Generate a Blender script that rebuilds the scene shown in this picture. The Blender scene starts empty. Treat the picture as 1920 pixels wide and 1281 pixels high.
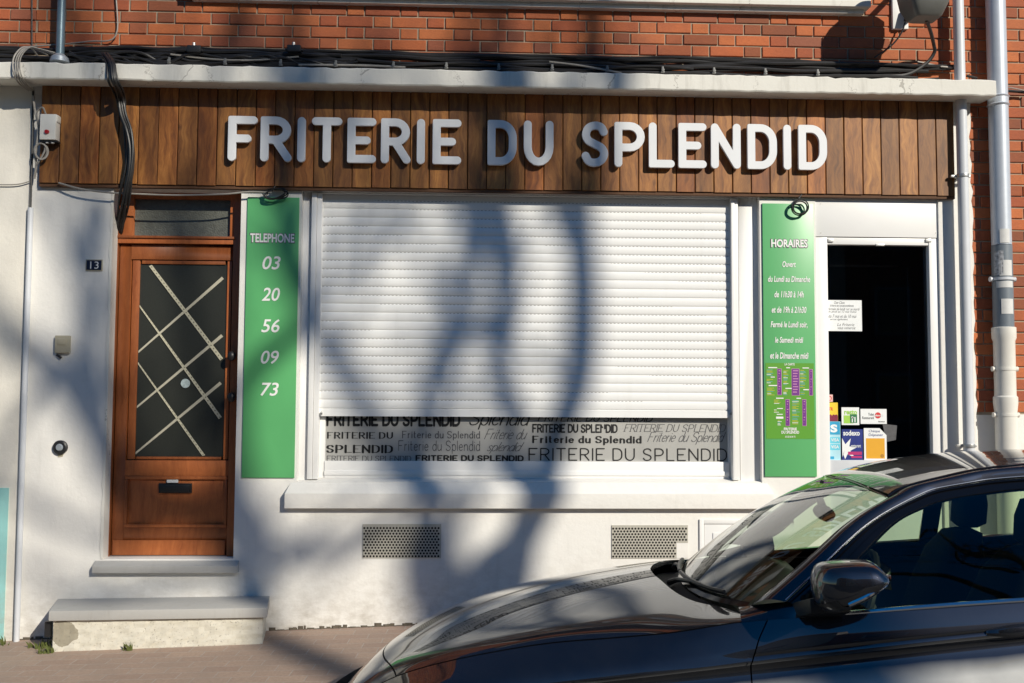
import bpy, bmesh, math, random
import numpy as np
from mathutils import Vector, Matrix

random.seed(7)
rng = np.random.default_rng(7)
S = bpy.context.scene
COL = S.collection
R = math.radians

# ------------------------------------------------------------------ camera
F_PX = 1850.0
PITCH, YAW, ROLL = R(3.514), R(2.307), R(.308)
CAM = np.array([0.0, -6.6, 1.52])
_cp, _sp, _cy, _sy = math.cos(PITCH), math.sin(PITCH), math.cos(YAW), math.sin(YAW)
FWD = np.array([_sy * _cp, _cy * _cp, _sp])
_rt = np.array([_cy, -_sy, 0.0])
_up = np.cross(_rt, FWD)
RIGHT = math.cos(ROLL) * _rt + math.sin(ROLL) * _up
UP = -math.sin(ROLL) * _rt + math.cos(ROLL) * _up
cam_data = bpy.data.cameras.new('camera')
cam_data.sensor_width = 36
cam_data.lens = F_PX / 1920 * 36
cam_data.clip_end = 2000
cam = bpy.data.objects.new('camera', cam_data)
COL.objects.link(cam)
cam.matrix_world = Matrix(((RIGHT[0], UP[0], -FWD[0], CAM[0]), (RIGHT[1], UP[1], -FWD[1], CAM[1]),
                           (RIGHT[2], UP[2], -FWD[2], CAM[2]), (0, 0, 0, 1)))
S.camera = cam

# ------------------------------------------------------------------ sky, sun, exposure
SUN = np.array([.75, -1.0, .66])                    # direction towards the sun
SUN_EL = math.atan2(SUN[2], math.hypot(SUN[0], SUN[1]))
SUN_AZ = math.atan2(SUN[0], SUN[1])
world = bpy.data.worlds.new('World')
S.world = world
world.use_nodes = True
wn_ = world.node_tree.nodes
wn_.clear()
sky = wn_.new('ShaderNodeTexSky')
sky.sky_type = 'NISHITA'
sky.sun_disc = False
sky.sun_elevation = SUN_EL
sky.sun_rotation = SUN_AZ
sky.dust_density = .15
sky.ozone_density = 3.5
bg = wn_.new('ShaderNodeBackground')
bg.inputs['Strength'].default_value = .075
wo = wn_.new('ShaderNodeOutputWorld')
hs = wn_.new('ShaderNodeHueSaturation')
hs.inputs['Saturation'].default_value = 1.38
world.node_tree.links.new(sky.outputs[0], hs.inputs['Color'])
world.node_tree.links.new(hs.outputs[0], bg.inputs['Color'])
world.node_tree.links.new(bg.outputs[0], wo.inputs['Surface'])
sun_data = bpy.data.lights.new('sun', 'SUN')
sun_data.energy = 4.5
sun_data.angle = R(.53)
sun_data.color = (1.0, .93, .80)
sun = bpy.data.objects.new('sun', sun_data)
COL.objects.link(sun)
sun.rotation_euler = Vector(SUN).to_track_quat('Z', 'Y').to_euler()
sun.location = (20, -20, 20)
S.view_settings.view_transform = 'Standard'
S.view_settings.look = 'None'
S.view_settings.gamma = 1
S.view_settings.exposure = .12
S.cycles.max_bounces = 8
S.cycles.transparent_max_bounces = 16


# ------------------------------------------------------------------ helpers
def W(px, py, Y=0.0):
    """photo pixel -> (x, z) on the vertical plane y = Y"""
    d = FWD + (px - 960) / F_PX * RIGHT - (py - 640.5) / F_PX * UP
    t = (Y - CAM[1]) / d[1]
    p = CAM + t * d
    return float(p[0]), float(p[2])


def WR(x0, y0, x1, y1, Y=0.0):
    """photo rectangle -> world rectangle X0, X1, Z0, Z1"""
    xm, ym = (x0 + x1) / 2, (y0 + y1) / 2
    return W(x0, ym, Y)[0], W(x1, ym, Y)[0], W(xm, y1, Y)[1], W(xm, y0, Y)[1]


def P3(px, py, Y):
    x, z = W(px, py, Y)
    return (x, Y, z)


def gz(x, y=0.0):
    """pavement height"""
    return .066 + .033 * x + .03 * y


def zr(x):
    """road height"""
    return -.165 + .033 * x


class MB:
    def __init__(s):
        s.v, s.f, s.m = [], [], []

    def add(s, verts, faces, mi=0):
        b = len(s.v)
        s.v += [tuple(map(float, p)) for p in verts]
        s.f += [tuple(b + i for i in f) for f in faces]
        s.m += [mi] * len(faces)
        return s

    def box(s, x0, x1, y0, y1, z0, z1, mi=0):
        v = [(x, y, z) for z in (z0, z1) for y in (y0, y1) for x in (x0, x1)]
        return s.add(v, [(0, 2, 3, 1), (4, 5, 7, 6), (0, 1, 5, 4), (2, 6, 7, 3), (0, 4, 6, 2), (1, 3, 7, 5)], mi)

    def hexa(s, p, mi=0):
        """8 points: bottom 4 (ccw from above) then top 4"""
        return s.add(p, [(3, 2, 1, 0), (4, 5, 6, 7), (0, 1, 5, 4), (1, 2, 6, 5), (2, 3, 7, 6), (3, 0, 4, 7)], mi)

    def rectxz(s, x0, x1, z0, z1, y, mi=0):
        return s.add([(x0, y, z0), (x1, y, z0), (x1, y, z1), (x0, y, z1)], [(0, 1, 2, 3)], mi)

    def prism(s, pts, y0, y1, mi=0):
        """polygon in xz (ccw as seen from -y) from front y0 to back y1"""
        n = len(pts)
        v = [(x, y0, z) for x, z in pts] + [(x, y1, z) for x, z in pts]
        f = [tuple(range(n)), tuple(range(2 * n - 1, n - 1, -1))]
        f += [(i, i + n, (i + 1) % n + n, (i + 1) % n) for i in range(n)]
        return s.add(v, f, mi)

    def tube(s, pts, r, n=8, cap=True, mi=0):
        pts = np.array(pts, float)
        m = len(pts)
        rr = np.full(m, r, float) if np.isscalar(r) else np.array(r, float)
        T = np.gradient(pts, axis=0)
        T /= np.linalg.norm(T, axis=1)[:, None] + 1e-12
        a = np.array([0, 0, 1.0]) if abs(T[0][2]) < .9 else np.array([1.0, 0, 0])
        N = np.cross(T[0], a)
        N /= np.linalg.norm(N)
        vs = []
        for i in range(m):
            N = N - T[i] * (N @ T[i])
            N /= np.linalg.norm(N) + 1e-12
            B = np.cross(T[i], N)
            for k in range(n):
                an = 2 * math.pi * k / n
                vs.append(pts[i] + rr[i] * (math.cos(an) * N + math.sin(an) * B))
        fs = []
        for i in range(m - 1):
            for k in range(n):
                k2 = (k + 1) % n
                fs.append((i * n + k, i * n + k2, (i + 1) * n + k2, (i + 1) * n + k))
        if cap:
            fs.append(tuple(range(n - 1, -1, -1)))
            fs.append(tuple((m - 1) * n + k for k in range(n)))
        return s.add(vs, fs, mi)

    def grid(s, G, mi=0, flip=False):
        """G: array (a, b, 3)"""
        a, b = G.shape[:2]
        fs = []
        for i in range(a - 1):
            for j in range(b - 1):
                q = (i * b + j, i * b + j + 1, (i + 1) * b + j + 1, (i + 1) * b + j)
                fs.append(q[::-1] if flip else q)
        return s.add(G.reshape(-1, 3), fs, mi)

    def disc(s, c, r, n=20, axis='y', ry=None, mi=0):
        ry = r if ry is None else ry
        vs = []
        for k in range(n):
            a = 2 * math.pi * k / n
            if axis == 'y':
                vs.append((c[0] + r * math.cos(a), c[1], c[2] + ry * math.sin(a)))
            else:
                vs.append((c[0] + r * math.cos(a), c[1] + ry * math.sin(a), c[2]))
        return s.add(vs, [tuple(range(n))], mi)

    def sphere(s, c, rx, ry, rz, nu=16, nv=10, mi=0):
        G = np.zeros((nv + 1, nu + 1, 3))
        for i in range(nv + 1):
            th = math.pi * i / nv
            for j in range(nu + 1):
                ph = 2 * math.pi * j / nu
                G[i, j] = (c[0] + rx * math.sin(th) * math.cos(ph), c[1] + ry * math.sin(th) * math.sin(ph), c[2] - rz * math.cos(th))
        return s.grid(G, mi, flip=True)

    def build(s, name, mat, parent=None, bevel=0.0, smooth=False, local=False, seg=2, angle=40):
        me = bpy.data.meshes.new(name)
        me.from_pydata(s.v, [], s.f)
        mats = mat if isinstance(mat, (list, tuple)) else [mat]
        for m in mats:
            me.materials.append(m)
        if len(mats) > 1:
            me.polygons.foreach_set('material_index', s.m)
        o = bpy.data.objects.new(name, me)
        COL.objects.link(o)
        bm = bmesh.new()
        bm.from_mesh(me)
        bmesh.ops.remove_doubles(bm, verts=bm.verts, dist=1e-5)
        if bevel > 0:
            es = [e for e in bm.edges if len(e.link_faces) == 2 and e.calc_face_angle(0) > R(angle)]
            bmesh.ops.bevel(bm, geom=es, offset=bevel, segments=seg, profile=.6, affect='EDGES', clamp_overlap=True)
        bm.to_mesh(me)
        bm.free()
        if smooth or bevel > 0:
            me.polygons.foreach_set('use_smooth', [True] * len(me.polygons))
            if hasattr(me, 'set_sharp_from_angle'):
                me.set_sharp_from_angle(angle=R(35))
        place(o, parent, local)
        return o


def place(o, parent=None, local=False):
    """put a world-space mesh under its parent, or give a top-level mesh an origin at its base"""
    me = o.data
    if parent is not None:
        o.parent = parent
        if not local:
            L = Vector((0, 0, 0))
            q = parent
            while q is not None:
                L += q.location
                q = q.parent
            me.transform(Matrix.Translation(-L))
    elif not local and len(me.vertices):
        co = np.empty(len(me.vertices) * 3)
        me.vertices.foreach_get('co', co)
        co = co.reshape(-1, 3)
        c = Vector(((co[:, 0].min() + co[:, 0].max()) / 2, (co[:, 1].min() + co[:, 1].max()) / 2, co[:, 2].min()))
        me.transform(Matrix.Translation(-c))
        o.location = c


def tag(o, label, cat, group=None):
    o['label'] = label
    o['category'] = cat
    if group:
        o['group'] = group
    return o


def thing(name, label, cat, loc, group=None):
    o = bpy.data.objects.new(name, None)
    o.empty_display_size = .1
    COL.objects.link(o)
    o.location = loc
    return tag(o, label, cat, group)


def struct(o, kind='structure'):
    o['kind'] = kind
    return o


# ------------------------------------------------------------------ materials
class NT:
    def __init__(s, name):
        s.mat = bpy.data.materials.new(name)
        s.mat.use_nodes = True
        s.t = s.mat.node_tree
        s.t.nodes.clear()
        s.out = s.t.nodes.new('ShaderNodeOutputMaterial')

    def n(s, typ, ins=None, **kw):
        nd = s.t.nodes.new('ShaderNode' + typ)
        for k, v in kw.items():
            setattr(nd, k, v)
        for k, v in (ins or {}).items():
            s.set(nd.inputs[k], v)
        return nd

    def set(s, sock, v):
        if isinstance(v, bpy.types.NodeSocket):
            s.t.links.new(v, sock)
        elif isinstance(v, bpy.types.Node):
            s.t.links.new(v.outputs[0], sock)
        else:
            if isinstance(v, (tuple, list)) and len(v) == 3 and sock.type == 'RGBA':
                v = (*v, 1)
            sock.default_value = v

    def math(s, op, a, b=0.0, c=0.0, clamp=False):
        nd = s.t.nodes.new('ShaderNodeMath')
        nd.operation = op
        nd.use_clamp = clamp
        s.set(nd.inputs[0], a)
        s.set(nd.inputs[1], b)
        s.set(nd.inputs[2], c)
        return nd.outputs[0]

    def mix(s, fac, a, b, mode='MIX'):
        nd = s.t.nodes.new('ShaderNodeMix')
        nd.data_type = 'RGBA'
        nd.blend_type = mode
        s.set(nd.inputs[0], fac)
        s.set(nd.inputs[6], a)
        s.set(nd.inputs[7], b)
        return nd.outputs[2]

    def ramp(s, fac, stops):
        nd = s.t.nodes.new('ShaderNodeValToRGB')
        s.set(nd.inputs[0], fac)
        els = nd.color_ramp.elements
        while len(els) < len(stops):
            els.new(.5)
        for e, (p, c) in zip(els, stops):
            e.position = p
            e.color = (*c, 1) if len(c) == 3 else (c[0], c[0], c[0], 1)
        return nd.outputs[0]

    def coord(s, scale=(1, 1, 1), add=None):
        """world position (all meshes of the fixed setting are unrotated) scaled per axis"""
        g = s.n('NewGeometry')
        p = g.outputs['Position']
        if add is not None:
            nd = s.n('VectorMath', {0: p, 1: add}, operation='ADD')
            p = nd.outputs[0]
        return s.n('VectorMath', {0: p, 1: scale}, operation='MULTIPLY').outputs[0]

    def objcoord(s, scale=(1, 1, 1)):
        g = s.n('TexCoord')
        return s.n('VectorMath', {0: g.outputs['Object'], 1: scale}, operation='MULTIPLY').outputs[0]

    def noise(s, vec, scale, detail=4, rough=.55, out=0, dist=0.0):
        nd = s.n('TexNoise', {'Vector': vec, 'Scale': scale, 'Detail': detail, 'Roughness': rough, 'Distortion': dist})
        return nd.outputs[out]

    def bsdf(s, color, rough=.6, bump=None, bstr=.2, bdist=.01, **kw):
        b = s.n('BsdfPrincipled')
        s.set(b.inputs['Base Color'], color)
        s.set(b.inputs['Roughness'], rough)
        for k, v in kw.items():
            s.set(b.inputs[k if k in b.inputs else k.replace('_', ' ')], v)
        if bump is not None:
            bp = s.n('Bump', {'Strength': bstr, 'Distance': bdist, 'Height': bump})
            s.set(b.inputs['Normal'], bp.outputs[0])
        s.t.links.new(b.outputs[0], s.out.inputs['Surface'])
        return s.mat


def simple(name, color, rough=.5, var=.08, scale=30, bump=.0, **kw):
    t = NT(name)
    c = t.objcoord()
    nz = t.noise(c, scale, 4)
    f = t.math('MULTIPLY_ADD', t.math('SUBTRACT', nz, .5), 2 * var, 1.0)
    col = t.mix(1.0, color, f, 'MULTIPLY')
    return t.bsdf(col, rough, nz if bump else None, bump, .004, **kw)


def mat_plaster(name, color, grime=True, rough_bump=.35, warm=(.62, .58, .50), cracks=False):
    t = NT(name)
    p = t.coord()
    fine = t.noise(p, 260, 5, .65)
    mid = t.noise(p, 32, 4, .6)
    big = t.noise(p, 2.1, 5, .6)
    col = t.mix(t.math('MULTIPLY', big, .35), color, warm)
    if grime:
        z = t.n('SeparateXYZ', {0: p})
        zz = t.math('SUBTRACT', z.outputs[2], t.math('MULTIPLY_ADD', z.outputs[0], .033, .05))
        lo = t.math('SUBTRACT', 1.0, t.math('DIVIDE', zz, .5), clamp=True)
        st = t.noise(t.coord((5, 5, 9)), 1.6, 6, .7)
        g = t.math('MULTIPLY', lo, t.math('MULTIPLY_ADD', st, 3.2, -1.2, clamp=True), clamp=True)
        col = t.mix(t.math('MULTIPLY', g, .7), col, (.36, .32, .26))
        blot = t.noise(t.coord((1, 1, 1.6)), 6.5, 6, .7)
        col = t.mix(t.math('MULTIPLY', t.math('MULTIPLY_ADD', blot, 3.5, -1.9, clamp=True), .22), col, (.50, .47, .42))
        run = t.noise(t.coord((9, 9, .7)), 2.0, 5, .65)
        col = t.mix(t.math('MULTIPLY', t.math('MULTIPLY_ADD', run, 3.2, -1.75, clamp=True), .22), col, (.42, .40, .36))
    else:
        run = t.noise(t.coord((7, 7, .9)), 2.2, 6, .7)
        col = t.mix(t.math('MULTIPLY', t.math('MULTIPLY_ADD', run, 4.0, -2.15, clamp=True), .45), col, (.30, .28, .24))
        crk_on = cracks
        crk = t.n('TexVoronoi', {'Vector': t.coord((1.4, 1.4, .5), t.n('CombineXYZ', {0: t.math('MULTIPLY', mid, .12), 1: 0.0, 2: t.math('MULTIPLY', mid, .1)}).outputs[0]), 'Scale': 1.05}, feature='DISTANCE_TO_EDGE')
        col = t.mix(t.math('MULTIPLY', t.math('LESS_THAN', crk.outputs['Distance'], .0022), .5 if crk_on else 0.0), col, (.16, .14, .12))
    spk = t.math('MULTIPLY_ADD', t.noise(p, 75, 3, .7), 7.0, -4.75, clamp=True)
    col = t.mix(t.math('MULTIPLY', spk, .35), col, (.36, .33, .28))
    h = t.math('ADD', t.math('MULTIPLY', fine, .5), mid)
    return t.bsdf(col, .85, h, rough_bump, .006)


def mat_brick(name='brick_face'):
    t = NT(name)
    g = t.n('NewGeometry')
    rnd = g.outputs['Random Per Island']
    base = t.ramp(rnd, [(0, (.22, .072, .034)), (.25, (.42, .112, .040)), (.5, (.53, .160, .052)), (.75, (.45, .115, .040)), (.9, (.36, .090, .036)), (1, (.30, .105, .058))])
    p = t.coord((1, 1, 2.2))
    nz = t.noise(p, 45, 6, .7)
    big = t.noise(t.coord(), 2.2, 5)
    col = t.mix(1.0, base, t.math('MULTIPLY_ADD', nz, .55, .72), 'MULTIPLY')
    col = t.mix(t.math('MULTIPLY_ADD', big, 2.0, -.85, clamp=True), col, (.20, .065, .042))
    spk = t.math('MULTIPLY_ADD', t.noise(t.coord(), 160, 2, .6), 8, -5.3, clamp=True)
    col = t.mix(t.math('MULTIPLY', spk, .5), col, (.10, .05, .035))
    h = t.math('ADD', nz, t.math('MULTIPLY', t.noise(t.coord(), 300, 3), .4))
    return t.bsdf(col, .85, h, .5, .004)


def mat_wood(name, cols, sx=1.0, knots=True, rough=.55, axis='z', islands=True, coat=0.0):
    t = NT(name)
    g = t.n('NewGeometry')
    rnd = g.outputs['Random Per Island'] if islands else .3
    off = t.n('CombineXYZ', {0: t.math('MULTIPLY', rnd, 37.0), 1: 0.0, 2: t.math('MULTIPLY', rnd, 91.0)}).outputs[0]
    sc = (9 * sx, 9 * sx, 1.0 * sx) if axis == 'z' else (1.0 * sx, 9 * sx, 9 * sx)
    p = t.coord(sc, off)
    warp = t.noise(t.coord((3 * sx, 3 * sx, 2.2 * sx), off), 1.5, 3)
    p2 = t.n('VectorMath', {0: p, 1: t.n('CombineXYZ', {0: t.math('MULTIPLY', warp, 1.3), 1: 0.0, 2: 0.0}).outputs[0]}, operation='ADD').outputs[0]
    g1 = t.noise(p2, 2.2, 8, .68)
    g2 = t.noise(p2, 11, 4, .6)
    gr = t.math('ADD', t.math('MULTIPLY', g1, .75), t.math('MULTIPLY', g2, .25))
    col = t.ramp(gr, [(.28, cols[0]), (.45, cols[1]), (.56, cols[2]), (.72, cols[3])])
    col = t.mix(1.0, col, t.math('MULTIPLY_ADD', t.math('FRACT', t.math('MULTIPLY', rnd, 17.3)), .68, .76), 'MULTIPLY')
    if islands and knots:
        tint = t.ramp(t.math('FRACT', t.math('MULTIPLY', rnd, 7.7)), [(0, (1.12, .90, .78)), (.35, (1.0, 1.0, 1.0)), (.7, (1.05, 1.08, 1.05)), (1, (.92, .90, .95))])
        col = t.mix(1.0, col, tint, 'MULTIPLY')
        run = t.noise(t.coord((11, 11, .8), off), 1.5, 5, .7)
        col = t.mix(t.math('MULTIPLY', t.math('MULTIPLY_ADD', run, 3.5, -1.9, clamp=True), .55), col, (.06, .03, .014))
    if knots:
        vo = t.n('TexVoronoi', {'Vector': t.coord((2.6, 2.6, 1.7), off), 'Scale': 1.9, 'Randomness': 1.0})
        k = t.math('SUBTRACT', 1.0, t.math('DIVIDE', vo.outputs['Distance'], .10), clamp=True)
        col = t.mix(t.math('MULTIPLY', k, .85), col, cols[0])
    wear = t.noise(t.coord((1.2, 1.2, 2.0)), 1.7, 6, .65)
    col = t.mix(t.math('MULTIPLY_ADD', wear, 2.0, -1.1, clamp=True), col, tuple(c * .55 for c in cols[1]))
    return t.bsdf(col, rough, gr, .25, .002, Coat_Weight=coat, Coat_Roughness=.15)


M = {}
M['plaster'] = mat_plaster('white_wall_plaster', (.80, .785, .75), warm=(.72, .69, .63))
M['plaster_left'] = mat_plaster('cream_wall_plaster', (.76, .73, .66))
M['turquoise'] = mat_plaster('turquoise_paint', (.30, .62, .60), warm=(.30, .55, .53))
M['concrete'] = mat_plaster('painted_concrete', (.76, .74, .68), grime=False, rough_bump=.25, warm=(.55, .53, .47), cracks=True)
M['step_stone'] = mat_plaster('grey_step_stone', (.45, .44, .42), grime=False, rough_bump=.2, warm=(.30, .30, .28))
M['brick'] = mat_brick()
M['mortar'] = simple('mortar', (.36, .295, .215), .9, .7, 9, .3)
M['planks'] = mat_wood('stained_planks', [(.050, .016, .005), (.19, .070, .016), (.30, .122, .028), (.47, .22, .058)])
M['door_wood'] = mat_wood('varnished_door_wood', [(.20, .052, .014), (.31, .088, .024), (.36, .108, .030), (.43, .14, .042)], 1.6, False, .48, coat=.08)
M['white_paint'] = simple('white_metal_paint', (.80, .795, .78), .38, .03, 9)
M['white_pvc'] = simple('white_plastic', (.74, .72, .66), .35, .06, 14)
M['letter'] = simple('pale_letter_metal', (.70, .715, .735), .38, .06, 5)
M['zinc'] = simple('grey_zinc', (.36, .40, .44), .42, .14, 22, Metallic=.35)
M['pipe_light'] = simple('pale_grey_pipe', (.60, .62, .65), .4, .08, 12)
M['pipe_dark'] = simple('dark_grey_pipe', (.16, .19, .22), .45, .12, 25)
M['green'] = simple('green_panel', (.112, .415, .155), .35, .05, 4)
M['menu_green'] = simple('menu_green', (.11, .33, .035), .35, .04, 4)
M['purple'] = simple('menu_purple', (.16, .03, .24), .4, .3, 90)
M['pinkline'] = simple('menu_pink', (.55, .25, .45), .4, .05)
M['yellowtxt'] = simple('menu_yellow', (.50, .50, .06), .4, .05)
M['bluetxt'] = simple('menu_blue', (.15, .42, .40), .4, .05)
M['ink_white'] = simple('white_ink', (.82, .82, .80), .4, .02)
M['ink_black'] = simple('black_ink', (.008, .008, .008), .5, .1)
M['ink_plum'] = simple('plum_ink', (.10, .03, .09), .5, .1)
M['ink_grey'] = simple('grey_ink', (.09, .09, .095), .5, .1)
M['black_plastic'] = simple('black_plastic', (.016, .016, .017), .45, .2, 60)
M['cable'] = simple('black_cable_sheath', (.020, .019, .019), .45, .4, 18)
M['cable_grey'] = simple('grey_cable_sheath', (.30, .28, .25), .5, .3, 18)
M['metal_clip'] = simple('galvanised_clip', (.45, .45, .44), .4, .2, 40, Metallic=.6)
M['dull_clip'] = simple('dull_clip', (.16, .16, .155), .5, .3, 40)
M['cabin'] = simple('cabin_plastic', (.006, .006, .0065), .7, .2)
M['dark'] = simple('dark_interior', (.26, .28, .32), .8, .2)
M['slot_grey'] = simple('slot_grey', (.30, .29, .28), .6, .1)
M['hole'] = simple('vent_hole', (.010, .008, .006), .9, .2)
M['vent'] = simple('perforated_plate', (.46, .44, .38), .5, .15, 60)
M['rust'] = simple('dark_rust', (.10, .045, .02), .8, .4, 60)
M['beige'] = simple('beige_plastic', (.42, .38, .28), .5, .1, 20)
M['red'] = simple('red_lamp', (.35, .012, .015), .25, .05)
M['navy'] = simple('navy_enamel', (.012, .018, .045), .3, .1)
M['soot'] = simple('soil', (.10, .082, .06), .95, .4, 50, .5)
M['weed'] = simple('weed_leaf', (.10, .12, .03), .6, .4, 60)
M['bark'] = simple('tree_bark', (.12, .10, .075), .9, .4, 8, .5)


def mat_glass(name, tint, ior=1.5, rough=0.0):
    t = NT(name)
    fr = t.n('Fresnel', {'IOR': ior})
    tr = t.n('BsdfTransparent', {'Color': tint})
    gl = t.n('BsdfGlossy', {'Color': (1, 1, 1), 'Roughness': rough})
    mx = t.n('MixShader', {0: fr.outputs[0], 1: tr.outputs[0], 2: gl.outputs[0]})
    t.t.links.new(mx.outputs[0], t.out.inputs['Surface'])
    return t.mat


M['shop_glass'] = mat_glass('shop_glass', (.50, .53, .56))
M['wind_glass'] = mat_glass('windscreen_glass', (.64, .74, .64), 2.0)
M['side_glass'] = mat_glass('side_glass', (.64, .74, .60), 1.42)


def mat_frosted(name, color, scale, rough=.25, bstr=.6):
    t = NT(name)
    p = t.coord()
    vo = t.n('TexVoronoi', {'Vector': p, 'Scale': scale})
    nz = t.noise(p, scale * .4, 3)
    f = t.math('MULTIPLY_ADD', nz, .8, .6)
    return t.bsdf(t.mix(1.0, color, f, 'MULTIPLY'), rough, vo.outputs[0], bstr, .004)


M['ripple_glass'] = mat_frosted('rippled_glass', (.115, .12, .105), 95, .35)
M['door_glass'] = mat_frosted('frosted_door_glass', (.030, .032, .027), 340, .32, .15)


def mat_film():
    t = NT('silver_window_film')
    p = t.coord()
    nz = t.noise(t.coord((1, 1, .25)), 5, 4)
    c = t.mix(nz, (.36, .36, .345), (.52, .51, .48))
    return t.bsdf(c, .42, t.noise(p, 60, 3), .05, .002, Metallic=.2)


M['film'] = mat_film()


def mat_tape():
    t = NT('dotted_tape')
    g = t.n('TexCoord').outputs['UV']
    s = t.n('SeparateXYZ', {0: g})
    fx = t.math('FRACT', s.outputs[0])
    d1 = t.math('LESS_THAN', t.math('ABSOLUTE', t.math('SUBTRACT', fx, .5)), .17)
    d2 = t.math('LESS_THAN', t.math('ABSOLUTE', t.math('SUBTRACT', s.outputs[1], .5)), .17)
    d = t.math('MULTIPLY', d1, d2)
    return t.bsdf(t.mix(t.math('MULTIPLY', d, .75), (.52, .49, .36), (.10, .09, .06)), .6)


M['tape_dots'] = mat_tape()
M['tape'] = simple('masking_tape', (.47, .44, .34), .6, .1, 30)


def mat_pavers():
    t = NT('brown_pavers')
    p = t.coord()
    rot = t.n('Mapping', {0: p, 'Rotation': (0, 0, R(3))}).outputs[0]
    br = t.n('TexBrick', {'Vector': rot, 'Color1': (.40, .285, .215), 'Color2': (.34, .235, .18), 'Mortar': (.40, .335, .285),
                          'Scale': 1.0, 'Mortar Size': .0045, 'Mortar Smooth': .4, 'Brick Width': .21, 'Row Height': .105}, offset=.5)
    nz = t.noise(p, 55, 6, .7)
    big = t.noise(p, 3.5, 5, .6)
    col = t.mix(1.0, br.outputs[0], t.math('MULTIPLY_ADD', nz, .8, .6), 'MULTIPLY')
    col = t.mix(t.math('MULTIPLY_ADD', big, 1.4, -.45, clamp=True), col, (.30, .235, .19))
    sp = t.math('MULTIPLY_ADD', t.noise(p, 210, 2), 9, -6.3, clamp=True)
    col = t.mix(t.math('MULTIPLY', sp, .5), col, (.45, .42, .38))
    h = t.math('ADD', t.math('MULTIPLY', br.outputs[1], -.5), t.math('MULTIPLY', nz, .7))
    return t.bsdf(col, .85, h, .35, .006)


M['pavers'] = mat_pavers()


def mat_asphalt():
    t = NT('asphalt')
    p = t.coord()
    nz = t.noise(p, 120, 4, .8)
    big = t.noise(p, 1.2, 4)
    col = t.ramp(nz, [(.3, (.028, .028, .029)), (.6, (.055, .054, .053)), (.8, (.11, .108, .10))])
    col = t.mix(t.math('MULTIPLY', big, .4), col, (.07, .066, .06))
    return t.bsdf(col, .9, nz, .5, .006)


M['asphalt'] = mat_asphalt()
M['kerbstone'] = mat_plaster('kerb_stone', (.34, .33, .31), grime=False, warm=(.24, .23, .21))


def mat_paint():
    t = NT('black_car_paint')
    p = t.objcoord()
    fl = t.noise(p, 900, 2, .5)
    col = t.mix(fl, (.012, .014, .022), (.026, .029, .042))
    dust = t.noise(p, 9, 5, .6)
    b = t.n('BsdfPrincipled', {'Base Color': col, 'Roughness': .42, 'Metallic': 1.0, 'Coat Weight': 1.0,
                               'Coat Roughness': .010, 'Coat IOR': 1.9})
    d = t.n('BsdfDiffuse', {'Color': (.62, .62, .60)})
    # pale band on the lower flanks, fading downward, soft upper edge follows the body
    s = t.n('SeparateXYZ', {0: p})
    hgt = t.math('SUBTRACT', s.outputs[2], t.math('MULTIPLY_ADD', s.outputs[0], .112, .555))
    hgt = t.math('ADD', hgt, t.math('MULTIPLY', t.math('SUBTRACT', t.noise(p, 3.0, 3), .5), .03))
    flank_band = t.math('SUBTRACT', 1.0, t.math('DIVIDE', t.math('ADD', hgt, .045), .05), clamp=True)
    flank_band = t.math('MULTIPLY', t.math('SMOOTH_MIN', flank_band, 1.0, .2), t.math('MULTIPLY_ADD', t.noise(p, 5, 4, .6), .7, .45))
    flank_band = t.math('MULTIPLY', flank_band, t.math('SUBTRACT', 1.0, t.math('DIVIDE', t.math('SUBTRACT', -.16, hgt), .30), clamp=True))
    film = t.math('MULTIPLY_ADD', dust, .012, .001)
    mx = t.n('MixShader', {0: t.math('ADD', film, flank_band, clamp=True), 1: b.outputs[0], 2: d.outputs[0]})
    t.t.links.new(mx.outputs[0], t.out.inputs['Surface'])
    return t.mat


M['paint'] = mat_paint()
M['chrome'] = simple('chrome', (.85, .85, .86), .12, .02, 5, Metallic=1.0)
M['gloss_black'] = simple('gloss_black_trim', (.004, .004, .005), .12, .1)
M['rubber'] = simple('rubber', (.012, .012, .012), .6, .3, 30)
M['seat'] = simple('black_seat_cloth', (.004, .004, .0045), .9, .2, 90, .0, **{'Specular IOR Level': .08})
M['headlight'] = simple('headlight_lens', (.45, .55, .55), .06, .1, 20, Coat_Weight=1.0)
M['rim'] = simple('alloy_rim', (.55, .56, .57), .3, .1, 20, Metallic=.9)


# ------------------------------------------------------------------ lettering
_txt_cache = {}


def text_mesh(s, shear=0.0, bold=0.0):
    key = (s, shear, bold)
    if key not in _txt_cache:
        c = bpy.data.curves.new('lettering', 'FONT')
        c.body = s
        c.shear = shear
        c.offset = bold
        c.size = 1.0
        c.resolution_u = 4
        c.fill_mode = 'FRONT'
        o = bpy.data.objects.new('lettering', c)
        COL.objects.link(o)
        dg = bpy.context.evaluated_depsgraph_get()
        dg.update()
        me = o.evaluated_get(dg).to_mesh()
        v = np.array([p.co[:] for p in me.vertices])
        f = [tuple(q.vertices) for q in me.polygons]
        o.evaluated_get(dg).to_mesh_clear()
        bpy.data.objects.remove(o)
        bpy.data.curves.remove(c)
        _txt_cache[key] = (v, f)
    return _txt_cache[key]


def text_into(mb, s, X0, X1, Z0, Z1, Y, shear=0.0, bold=0.0, mi=0, fit='both'):
    v, f = text_mesh(s, shear, bold)
    lo, hi = v.min(0), v.max(0)
    sx = (X1 - X0) / (hi[0] - lo[0])
    sz = (Z1 - Z0) / (hi[1] - lo[1])
    if fit == 'height':
        sx = sz
    ox = (X0 + X1) / 2 - sx * (lo[0] + hi[0]) / 2
    mb.add([(ox + sx * p[0], Y, Z0 + sz * (p[1] - lo[1])) for p in v], f, mi)


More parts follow.
